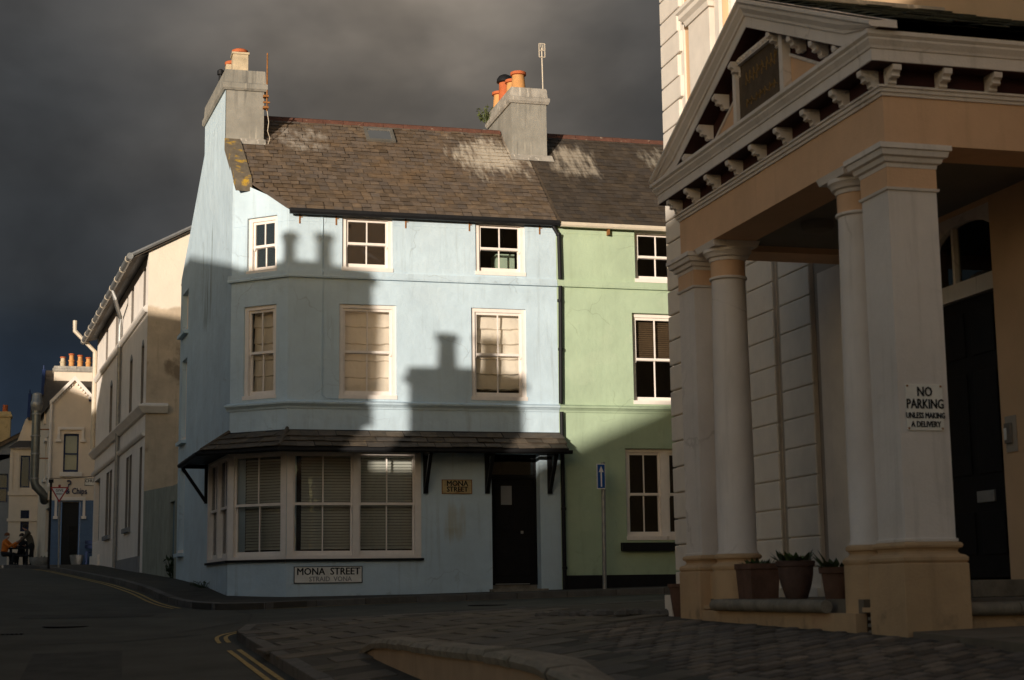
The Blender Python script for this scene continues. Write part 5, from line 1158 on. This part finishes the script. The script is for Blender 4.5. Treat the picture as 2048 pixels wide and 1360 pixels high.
# ================================================================== FAR END OF THE STREET
YS = 60.0; FX = Frame(0, YS, 1, 0)
cs = thing('chip_shop', 'cream gabled corner chip shop with blue tiled ground floor', 'shop', (0, 62, PV(0, 60)))
hw_ = [(-.79, -.26, 4.45, 5.84), (-.82, -.15, .9, 3.36)]
build_wall(wall(FX, 7.05, -1.2, 3.2, .4, hw_, .18, extra=[[(-1.2, 7.05), (.32, 7.05), (-.46, 7.86)]]), 'front_wall', 'shop_cream', cs)
FL = Frame(-2.05, 70, .85, -10); LL = math.hypot(.85, 10)
lh = [(LL-1.5, LL-.8, 4.4, 5.8), (LL-3.6, LL-2.9, 4.4, 5.8), (LL-2.2, LL-.4, 1.6, 3.2)]
build_wall(wall(FL, 7.05, 0, LL, .4, lh, .15), 'side_wall', 'shop_cream', cs)
for h in lh[:2]:
    w_ = boxed(FL, h[0], h[1], -.14, -.10, h[2], h[3]).build('window', 'cream_render', cs); boxed(FL, h[0]+.07, h[1]-.07, -.10, -.095, h[2]+.07, h[3]-.07).build('pane', 'glass', w_); boxed(FL, h[0]-.08, h[1]+.08, 0, .1, h[2]-.12, h[2]).build('sill', 'cream_render', w_); boxed(FL, h[0]-.12, h[1]+.12, 0, .08, h[3]+.02, h[3]+.14).build('hood_mould', 'cream_render', w_)
w_ = boxed(FL, *lh[2][:2], -.14, -.10, *lh[2][2:]).build('shop_window', 'navy', cs); boxed(FL, lh[2][0]+.08, lh[2][1]-.08, -.10, -.095, lh[2][2]+.1, lh[2][3]-.08).build('pane', 'glass', w_)
boxed(FL, LL-2.6, LL-.25, .005, .06, 3.45, 3.80).build('side_fascia', 'shop_cream', cs)
for i in range(6): boxed(FL, LL-2.4+i*.33, LL-2.2+i*.33, .06, .075, 3.52, 3.70).build('fascia_letter_block', 'navy', cs)
wn = MB(FX).box(-.79, -.73, -.15, -.08, 4.45, 5.84).box(-.32, -.26, -.15, -.08, 4.45, 5.84).box(-.73, -.32, -.15, -.08, 4.45, 4.53).box(-.73, -.32, -.15, -.08, 5.77, 5.84).box(-.73, -.32, -.15, -.09, 5.08, 5.14).build('window', 'navy', cs)
boxed(FX, -.73, -.32, -.12, -.115, 4.53, 5.77).build('pane', 'glass', wn); boxed(FX, -.76, -.29, -.30, -.25, 4.5, 5.8).build('net_curtain', 'grey_render', wn)
boxed(FX, -.90, -.12, 0, .12, 4.28, 4.44).build('sill', 'cream_render', wn)
MB(FX).box(-1.02, -.08, 0, .09, 5.98, 6.08).box(-1.02, -.93, 0, .08, 5.62, 5.98).box(-.17, -.08, 0, .08, 5.62, 5.98).box(-1.08, -.88, 0, .1, 5.54, 5.62).box(-.22, -.02, 0, .1, 5.54, 5.62).build('hood_mould', 'cream_render', wn)
MB(FX).box(-1.21, -.83, .0, .02, .5, 3.42).box(-.14, 3.2, .0, .02, .5, 3.42).box(-.83, -.14, .0, .02, 3.37, 3.42).build('tiled_base', 'shop_blue', cs)
MB(FX).box(-1.04, .03, .02, .09, 3.42, 3.54).box(-1.04, -.95, .02, .09, 2.85, 3.42).box(-.06, .03, .02, .09, 2.85, 3.42).box(-1.08, -.92, .02, .12, 2.75, 2.85).box(-.10, .07, .02, .12, 2.75, 2.85).build('door_label_mould', 'cream_render', cs)
sd = MB(FX).box(-.78, -.19, -.17, -.12, 1.0, 3.36).build('door', 'sign_black', cs); boxed(FX, -.52, -.26, -.12, -.115, 1.3, 2.5).build('pane', 'glass', sd)
text(cs, FX, '& Chips', -.30, 3.745, .03, .30, 'navy', .01, .008, xs=.78)
hk = MB(FX); hk.tube([(-.57+.07*math.cos(t), .06, 4.06+.07*math.sin(t)) for t in [R(a) for a in range(150, -120, -30)]]+[(-.60, .06, 3.88)], .028, 6).build('hook_emblem', 'navy', cs)
# rake boards with dentils
for s_ in (-1, 1):
    p, q = (-.46+s_*.86, 6.98), (-.46, 7.92)
    MB(FX).add([FX(a, o, b+h) for a, b in (p, q) for o, h in ((.0, -.13), (.16, -.13), (.16, .03), (0, .03))], [(0, 1, 2, 3), (7, 6, 5, 4), (0, 4, 5, 1), (1, 5, 6, 2), (2, 6, 7, 3), (3, 7, 4, 0)]).build('barge_board', 'cream_render', cs)
    for k in range(1, 10):
        f = k/10; a, b = p[0]+(q[0]-p[0])*f, p[1]+(q[1]-p[1])*f-.19; MB(FX).box(a-.025, a+.025, 0, .07, b-.04, b+.05).build('dentil', 'cream_render', cs)
rr_ = MB(); rr_.add([(-1.32, 59.9, 7.0), (-.46, 59.85, 7.93), (-.46, 62.6, 7.93), (-1.32, 61.2, 7.0)], [(0, 1, 2, 3)]); rr_.add([(.40, 59.9, 7.0), (-.46, 59.85, 7.93), (-.46, 62.6, 7.93), (.40, 61.2, 7.0)], [(0, 1, 2, 3)])
rr_.add([(-1.4, 60.9, 7.0), (3.4, 59.9, 7.0), (3.4, 63.2, 8.32), (-1.55, 63.2, 8.32)], [(0, 1, 2, 3)]); rr_.add([(3.4, 63.2, 8.32), (-1.55, 63.2, 8.32), (-2.0, 66.8, 7), (3.4, 66.8, 7)], [(0, 1, 2, 3)]); rr_.add([(-1.55, 63.2, 8.3), (-1.3, 60.9, 7.0), (-2.0, 66.8, 7)], [(0, 1, 2)])
rr_.build('roof', 'slate_dark', cs)
st = stack(cs, -1.26, 1.2, 62.9, 63.6, 8.0, 8.70, 'shop_cream', 'stack_cap', .16)
for x, h, m in ((-.95, .40, 'pot_dirty'), (-.63, .53, 'pot_buff'), (-.31, .48, 'pot_buff'), (.0, .40, 'pot_buff')):
    pot(st, (x, 63.2, 8.70), [(.10, 0), (.10, h*.45), (.12, h*.47), (.12, h*.55), (.09, h*.57), (.085, h*.9), (.105, h*.92), (.105, h)], m, ([(.09, h*.9), (.112, h*.93), (.112, h+.01), (.07, h+.012)], 'pot_red'), 12)
boxed(FX, .05, .35, .0, .1, 7.02, 7.1).build('blue_gutter', 'navy', cs)
MB().tube([(-1.26, 59.9, 6.9), (-1.26, 59.9, 3.9)], .05, 8).build('downpipe', 'cream_render', cs)
# blue painted barge gables on the side street
for (x, y, w, zt_) in ((-1.62, 64.5, .75, 8.95), (-2.28, 69.5, .75, 8.6)):
    d_ = MB(); d_.add([(x, y-w, zt_-1.25), (x, y+w, zt_-1.25), (x, y, zt_-.15), (x-.12, y-w, zt_-1.25), (x-.12, y+w, zt_-1.25), (x-.12, y, zt_-.15)], [(0, 1, 2), (5, 4, 3), (0, 3, 4, 1), (1, 4, 5, 2), (2, 5, 3, 0)])
    d_.tube([(x-.06, y, zt_-.3), (x-.06, y, zt_)], .03, 6); go = d_.build('gable_board', 'navy', cs)
    r2 = MB(); r2.add([(x, y-w-.1, zt_-1.4), (x+1.3, y-w-.1, zt_-1.4), (x+1.3, y, zt_-.2), (x, y, zt_-.2)], [(0, 1, 2, 3)]); r2.add([(x, y+w+.1, zt_-1.4), (x+1.3, y+w+.1, zt_-1.4), (x+1.3, y, zt_-.2), (x, y, zt_-.2)], [(0, 1, 2, 3)]); r2.build('dormer_roof', 'slate_dark', cs)
    MB().box(x+.02, x+.3, y-w*.8, y+w*.8, 6.6, zt_-1.2).build('dormer_wall', 'shop_cream', cs)
# steel extract duct
du = MB(); xd, yd = -1.78, 60.4
dk = MB().tube([(xd, yd, 6.9), (xd+.0, yd, 4.15), (xd+.05, yd, 3.95), (xd+.28, yd, 3.72), (xd+.34, yd, 3.6), (xd+.36, yd+.4, 3.45)], .155, 14).build('extract_duct', 'duct_steel', cs, smooth=True)
MB().lathe((xd, yd, 6.7), [(.16, 0), (.20, .12), (.22, .2), (.22, .32), (.19, .36), (.17, .62), (.1, .66)], 16).build('duct_cowl', 'galv', dk, smooth=True)
for z in (6.55, 5.75, 5.1, 4.2): MB().lathe((xd, yd, z), [(.155, 0), (.168, .01), (.168, .05), (.155, .06)], 14).build('duct_band', 'galv', dk)
for z in (6.0, 4.95): MB().box(xd, -1.25, yd-.02, yd+.02, z, z+.04).build('duct_bracket', 'rust', dk)
np2 = plate('church_nameplate', 'black and white CHU street nameplate on the corner of the chip shop', FX, .0, .62, 3.97, 4.20, .004, 'sign_white', 'sign_black')
text(np2, FX, 'CHU', .155, 4.12, .02, .15, 'sign_black', .003, .003)
# bay fronted house and grey house beyond
bb = thing('bay_house', 'cream bay fronted house with arched windows beyond the chip shop', 'house', (-2.4, 68, 1.2))
FY = Frame(0, 67.5, 1, 0)
bhh = [(-2.55, -2.17, 4.36, 5.66), (-2.48, -2.15, 2.6, 3.45)]
build_wall(wall(FY, 5.95, -2.95, -1.75, .6, bhh, .15), 'bay_wall', 'shop_cream', bb)
for h in bhh:
    w_ = boxed(FY, h[0], h[1], -.14, -.10, h[2], h[3]).build('window', 'navy', bb); boxed(FY, h[0]+.05, h[1]-.05, -.10, -.095, h[2]+.06, h[3]-.05).build('pane', 'glass', w_)
MB(FY).box(-3.0, -1.75, 0, .06, 4.05, 4.2).box(-3.0, -1.75, 0, .05, 3.0, 3.12).build('string_course', 'shop_cream', bb)
for x in (-2.9, -2.66, -2.0): boxed(FY, x-.06, x+.06, .0, .05, 4.2, 5.8).build('bay_pilaster', 'shop_cream', bb)
MB().add([(-3.05, 67.3, 5.95), (-1.7, 67.3, 5.95), (-1.7, 69, 6.4), (-2.7, 69, 6.4)], [(0, 1, 2, 3)]).build('bay_roof', 'slate_dark', bb)
MB().add([(-2.95, 67.5, .6), (-2.95, 72, .6), (-2.95, 72, 6.0), (-2.95, 67.5, 6.0)], [(0, 1, 2, 3)]).add([(-2.95, 70, 6), (-1.5, 70, 6), (-1.5, 70, 8), (-2.5, 70, 7.4)], [(0, 1, 2, 3)]).build('side_wall', 'shop_cream', bb)
gyh = thing('grey_house', 'grey rendered house at the bottom left with slate roof and yellow chimney', 'house', (-4, 74, 1.3))
FZ = Frame(0, 73.5, 1, 0)
gz_ = [(-3.75, -3.28, 4.1, 5.35)]
build_wall(wall(FZ, 6.2, -7, -2.75, .6, gz_, .15), 'front_wall', 'grey_render', gyh)
w_ = boxed(FZ, -3.75, -3.28, -.14, -.1, 4.1, 5.35).build('window', 'navy', gyh); boxed(FZ, -3.7, -3.33, -.1, -.095, 4.15, 4.7).build('pane', 'glass', w_); boxed(FZ, -3.7, -3.33, -.1, -.095, 4.75, 5.3).build('pane', 'glass', w_)
MB().add([(-7, 73.3, 4.9), (-2.5, 73.3, 7.35), (-2.5, 78, 7.35), (-7, 78, 4.9)], [(0, 1, 2, 3)]).add([(-7, 73.35, 4.7), (-2.5, 73.35, 7.15), (-2.5, 73.35, 7.35), (-7, 73.35, 4.9)], [(0, 1, 2, 3)]).build('roof', 'slate_brown', gyh)
MB().add([(-2.75, 73.5, .6), (-2.75, 78, .6), (-2.75, 78, 7.2), (-2.75, 73.5, 7.2)], [(0, 1, 2, 3)]).add([(-7, 73.5, 4.9), (-2.75, 73.5, 6.2), (-2.75, 73.5, 7.2)], [(0, 1, 2)]).build('gable_wall', 'grey_render', gyh)
s3 = stack(gyh, -4.3, -3.33, 75, 75.7, 5.6, 8.25, 'stack_yellow', 'stack_yellow', .2)
for x in (-4.0, -3.58): pot(s3, (x, 75.3, 8.25), [(.12, 0), (.11, .3), (.12, .34), (.08, .34)], 'pot_red', None, 10)
# give way sign and dark pole
gw_ = thing('give_way_sign', 'red bordered triangular GIVE WAY sign on a grey post', 'road sign', (-.71, 50, PV(-.7, 50)))
MB().tube([(-.70, 50.04, PV(-.7, 50)-.05), (-.74, 50.04, 3.33)], .03, 10).build('post', 'galv', gw_)
FGW = Frame(-.74, 50, 1, 0)
MB(FGW).prism([(-.27, 3.25), (0, 2.78), (.27, 3.25)], 0, .012).build('red_border', 'sign_red', gw_); MB(FGW).prism([(-.205, 3.212), (0, 2.857), (.205, 3.212)], .012, .016).build('white_face', 'sign_clean', gw_); boxed(FGW, -.035, .035, 0, .03, 3.25, 3.31).build('top_cap', 'sign_red', gw_)
text(gw_, FGW, 'GIVE', 0, 3.145, .017, .115, 'sign_black', .001, .003, xs=.95); text(gw_, FGW, 'WAY', 0, 3.04, .017, .085, 'sign_black', .001, .002, xs=.95)
bp_ = thing('black_pole', 'slim black pole with a flat cap left of the give way sign', 'pole', (-1.0, 50.6, PV(-1, 50.6)))
MB().tube([(-1.0, 50.6, PV(-1, 50.6)-.05), (-1.0, 50.6, 3.5)], .035, 8).build('post', 'black_paint', bp_); MB().box(-1.07, -.93, 50.53, 50.67, 3.42, 3.52).build('cap', 'black_paint', bp_)
o = MB().tube([(-1.25, 59.8, 4.2), (-.6, 59.6, 4.18), (.35, 56.5, 4.05)], .012, 5).build('overhead_wire', 'wire'); tag(o, 'thin dark wire strung across the chip shop front', 'wire')
# tubs and bench by the shop door
def tub(label, x, y, r, h, m):
    z = PV(x, y); t = thing('plant_tub', label, 'plant tub', (x, y, z)); MB().lathe((x, y, z), [(r*.7, 0), (r*.85, h*.3), (r, h*.9), (r, h), (r*.85, h), (r*.8, h*.85)], 16).build('tub', m, t, smooth=True); plant(t, x, y, z+h*.85, r, 24, 'leaf', .12)
tub('pale rounded tub by the chip shop door', -.22, 59.4, .24, .36, 'tub_grey'); tub('low grey tub beside the shop side window', -1.5, 60.6, .38, .3, 'tub_grey')
def bench(name, label, x, y, w, m):
    z = PV(x, y); t = thing(name, label, 'bench', (x, y, z))
    for k in range(3): MB().box(x-w/2, x+w/2, y-.2+k*.14, y-.08+k*.14, z+.43, z+.47).build('seat_slat', m, t)
    for k in range(2): MB().box(x-w/2, x+w/2, y+.2, y+.24, z+.6+k*.16, z+.72+k*.16).build('back_slat', m, t)
    for s_ in (-1, 1): MB().box(x+s_*w*.42-.03, x+s_*w*.42+.03, y-.2, y+.24, z, z+.43).build('leg', m, t)
bench('street_bench', 'dark blue wooden bench against the blue tiles', .45, 59.5, .8, 'navy')
zt0 = PV(-2.4, 65.5); pt = thing('picnic_table', 'black picnic table at the end of the street', 'table', (-2.45, 65.5, zt0))
MB().box(-2.85, -2.0, 65.1, 65.9, zt0+.68, zt0+.73).build('table_top', 'bench_wood', pt)
for s_ in (-1, 1):
    MB().box(-2.85, -2.0, 65.5+s_*.65-.13, 65.5+s_*.65+.13, zt0+.40, zt0+.44).build('seat', 'bench_wood', pt); MB().box(-2.42+s_*.3-.04, -2.42+s_*.3+.04, 64.9, 66.1, zt0+.30, zt0+.38).build('seat_rail', 'bench_wood', pt)
    for k in (-1, 1): MB().tube([(-2.42+s_*.3, 65.5+k*.25, zt0+.7), (-2.42+s_*.3, 65.5+k*.55, zt0)], .04, 6).build('leg', 'bench_wood', pt)

# people: one continuous skinned body each
def person(name, label, loc, yaw, J, edges, regions, hair, hm):
    """J: joint -> (x, y, z, radius); regions: function(face centre local) -> slot"""
    t = thing(name, label, 'person', loc)
    names = list(J); me = bpy.data.meshes.new('body'); me.from_pydata([J[n][:3] for n in names], [(names.index(a), names.index(b)) for a, b in edges], [])
    o = bpy.data.objects.new('body', me); COL.objects.link(o)
    sk = o.modifiers.new('s', 'SKIN'); 
    for i, n in enumerate(names):
        r = J[n][3]; me.skin_vertices[0].data[i].radius = (r, r); me.skin_vertices[0].data[i].use_root = (n == 'pelvis')
    o.modifiers.new('d', 'SUBSURF').levels = 2; o.modifiers['d'].render_levels = 2
    dg = bpy.context.evaluated_depsgraph_get(); dg.update(); m2 = bpy.data.meshes.new_from_object(o.evaluated_get(dg)); bpy.data.objects.remove(o); m2.name = 'body'
    slots = ['skin', regions['top'], regions['legs'], 'dark_cloth']
    m2.materials.clear()
    for s_ in slots: m2.materials.append(MT[s_])
    for p in m2.polygons:
        c = p.center; best = min(names, key=lambda n: (Vector(J[n][:3])-c).length-J[n][3]); p.use_smooth = True
        p.material_index = 0 if best.startswith(('head', 'hand', 'finger', 'thumb', 'nose', 'jaw', 'neck')) else 3 if best.startswith(('foot', 'ankle', 'toe')) else 2 if best.startswith(('knee', 'shin', 'thigh', 'hip')) else 1
    b = link(bpy.data.objects.new('body', m2), t)
    h = J['head']; mb = MB(); r = h[3]
    rings = []
    for k in range(6):
        f = k/5*math.pi*.55; rings.append([Vector((h[0]+r*1.12*math.sin(f)*math.cos(a)+.0, h[1]+r*1.15*math.sin(f)*math.sin(a)+r*.12, h[2]+.03+r*1.18*math.cos(f))) for a in [2*math.pi*i/12 for i in range(12)]])
    mb.loft(rings); mm = bpy.data.meshes.new('hair'); mm.from_pydata(mb.v, [], mb.f); mm.materials.append(MT[hm]); link(bpy.data.objects.new('hair', mm), t)
    t.rotation_euler = (0, 0, yaw); return t
def hand(J, E, n, p, d):
    p = Vector(p); d = Vector(d).normalized(); s = d.cross(Vector((0, 0, 1))).normalized()
    J['hand'+n] = (*p, .035); E.append(('wrist'+n, 'hand'+n))
    for i, (k, l) in enumerate(((-.03, .07), (-.01, .085), (.01, .08), (.03, .065))):
        q = p+d*.045+s*k; J[f'finger{n}{i}'] = (*q, .011); J[f'fingertip{n}{i}'] = (*(q+d*l+Vector((0, 0, -.02))), .009); E += [('hand'+n, f'finger{n}{i}'), (f'finger{n}{i}', f'fingertip{n}{i}')]
    q = p+s*.045+d*.02; J['thumb'+n] = (*q, .011); J['thumbtip'+n] = (*(q+d*.045+s*.015), .010); E += [('hand'+n, 'thumb'+n), ('thumb'+n, 'thumbtip'+n)]
def std(seated, lean, arms):
    E = []; J = {}
    hz = .47 if seated else .82
    J['pelvis'] = (0, 0, hz, .13); J['waist'] = (0, -lean*.15, hz+.17, .135); J['chest'] = (0, -lean*.38, hz+.38, .155); J['collar'] = (0, -lean*.5, hz+.50, .10); J['neck'] = (0, -lean*.56, hz+.57, .055); J['head'] = (0, -lean*.68-.01, hz+.70, .095); J['jaw'] = (0, -lean*.70-.055, hz+.655, .055); J['nose'] = (0, -lean*.7-.105, hz+.69, .018)
    E += [('pelvis', 'waist'), ('waist', 'chest'), ('chest', 'collar'), ('collar', 'neck'), ('neck', 'head'), ('head', 'jaw'), ('head', 'nose')]
    for n, s in (('L', -1), ('R', 1)):
        J['shoulder'+n] = (s*.19, -lean*.45, hz+.46, .075); E.append(('collar', 'shoulder'+n))
        el, wr = arms[0 if s < 0 else 1]
        J['elbow'+n] = (s*el[0], el[1], el[2], .052); J['wrist'+n] = (s*wr[0], wr[1], wr[2], .036); E += [('shoulder'+n, 'elbow'+n), ('elbow'+n, 'wrist'+n)]
        d = Vector(J['wrist'+n][:3])-Vector(J['elbow'+n][:3]); hand(J, E, n, Vector(J['wrist'+n][:3])+d.normalized()*.06, d)
        if seated:
            J['hip'+n] = (s*.10, -.02, hz, .10); J['thigh'+n] = (s*.11, -.25, hz+.01, .085); J['knee'+n] = (s*.12, -.44, hz, .068); J['shin'+n] = (s*.12, -.42, .25, .055); J['ankle'+n] = (s*.12, -.40, .08, .042); J['foot'+n] = (s*.12, -.47, .045, .042); J['toe'+n] = (s*.125, -.60, .035, .033)
        else:
            J['hip'+n] = (s*.09, 0, hz-.05, .105); J['thigh'+n] = (s*.10, -.01, hz-.25, .088); J['knee'+n] = (s*.10, -.02+s*.03, .45, .064); J['shin'+n] = (s*.10, .0+s*.04, .28, .058); J['ankle'+n] = (s*.10, .02+s*.05, .08, .042); J['foot'+n] = (s*.11, -.05+s*.05, .045, .042); J['toe'+n] = (s*.12, -.17+s*.05, .035, .033)
        E += [('pelvis', 'hip'+n), ('hip'+n, 'thigh'+n), ('thigh'+n, 'knee'+n), ('knee'+n, 'shin'+n), ('shin'+n, 'ankle'+n), ('ankle'+n, 'foot'+n), ('foot'+n, 'toe'+n)]
    return J, E
J, E_ = std(False, .42, [((.24, -.38, 1.02), (.20, -.60, .92)), ((.24, -.38, 1.02), (.20, -.60, .92))])
person('person', 'person in a grey jacket leaning over the black picnic table', (-1.93, 65.35, PV(-1.93, 65.4)), R(-90), J, E_, {'top': 'grey_jacket', 'legs': 'dark_cloth'}, None, 'hair_dark')
J, E_ = std(True, .15, [((.27, -.30, .74), (.12, -.50, .90)), ((.27, -.30, .74), (.12, -.50, .90))])
person('person', 'person in an orange jacket sitting at the picnic table', (-2.95, 64.95, PV(-2.95, 65)), R(70), J, E_, {'top': 'orange_jacket', 'legs': 'dark_cloth'}, None, 'hair_red')
J, E_ = std(True, .25, [((.26, -.25, .72), (.15, -.48, .78)), ((.26, -.25, .72), (.15, -.48, .78))])
person('person', 'person in dark clothes sitting between the other two at the table', (-2.35, 66.2, PV(-2.35, 66.2)), R(0), J, E_, {'top': 'dark_cloth', 'legs': 'dark_cloth'}, None, 'hair_dark')

# ================================================================== HOUSES ON THE SUN SIDE OF THE STREET
def house(name, label, x0, x1, y0, y1, ze_, ridge, axis, wm='opp_wall', hip=0):
    z0 = min(PV(x0, y0), PV(x1, y1), PV(x1, y0), PV(x0, y1))-.3; t = thing(name, label, 'house', ((x0+x1)/2, (y0+y1)/2, z0))
    MB().box(x0, x1, y0, y1, z0, ze_).build('wall', wm, t)
    m = MB(); 
    if axis == 'y':
        xm = ridge[0]; zr = ridge[1]; m.add([(x0-.2, y0-.1, ze_), (x1+.2, y0-.1, ze_), (xm, y0-.1, zr), (x0-.2, y1+.1, ze_), (x1+.2, y1+.1, ze_), (xm, y1+.1, zr)], [(0, 1, 2), (5, 4, 3), (1, 4, 5, 2), (0, 2, 5, 3), (0, 3, 4, 1)])
    else:
        ym = ridge[0]; zr = ridge[1]; m.add([(x0-.1, y0-.2, ze_), (x0-.1, y1+.2, ze_), (x0+hip, ym, zr), (x1+.1, y0-.2, ze_), (x1+.1, y1+.2, ze_), (x1, ym, zr)], [(0, 1, 2), (5, 4, 3), (1, 4, 5, 2), (0, 2, 5, 3), (0, 3, 4, 1)])
    m.build('roof', 'opp_roof', t)
    return t
hB = house('opposite_house', 'tall tan house across the street throwing the twin pot shadow on the blue front', -19, -8.9, 12.5, 34, 7.15, (-14, 9.3), 'y')
sB = stack(hB, -8.9, -6.52, 12.5, 14.0, 4.45, 7.22, 'opp_wall', 'opp_wall', .2); MB().box(-8.9, -6.68, 12.5, 14.0, -1.2, 4.45).build('chimney_breast', 'opp_wall', hB)
for xp in (-7.62, -6.98): pot(sB, (xp, 13.05, 7.22), [(.12, 0), (.11, .45), (.15, .47), (.15, .6), (.12, .63)], 'pot_buff')
for i in range(5):
    for z in (.6, 3.6): w_ = boxed(Frame(-8.9, 30, 0, -1), 1+i*3, 2.1+i*3, .0, .05, z, z+1.7).build('window', 'white_frame', hB); boxed(Frame(-8.9, 30, 0, -1), 1.1+i*3, 2.0+i*3, .05, .055, z+.1, z+1.6).build('pane', 'glass', w_)
hC = house('opposite_cottage', 'low cottage across the street with one broad chimney', -6.45, -3.72, 12.55, 16.2, 2.3, (14.3, 3.55), 'x')
sC = stack(hC, -5.175, -3.77, 12.5, 13.45, 1.5, 5.43, 'opp_wall', 'opp_wall', .24)
for xp in (-4.84, -4.14): pot(sC, (xp, 12.95, 5.43), [(.16, 0), (.14, .52), (.18, .54), (.18, .66), (.14, .68)], 'pot_buff')
hD = house('hipped_house', 'long tan house with a hipped slate roof shading the portico', -25, 3.5, -12, -4.6, 1.85, (-8.2, 7.75), 'x', hip=9.9)
hE = house('opposite_house', 'unseen tan house added up the hill to shade the chip shop', -27, -16, 38.1, 60, 9.25, (-21.5, 11.4), 'y')  # out of view, added and sized to keep the chip shop in shade
for i in range(4): w_ = boxed(Frame(-16, 59, 0, -1), 1+i*3.4, 2.2+i*3.4, .0, .05, 4.4, 6.2).build('window', 'white_frame', hE); boxed(Frame(-16, 59, 0, -1), 1.1+i*3.4, 2.1+i*3.4, .05, .055, 4.5, 6.1).build('pane', 'glass', w_)
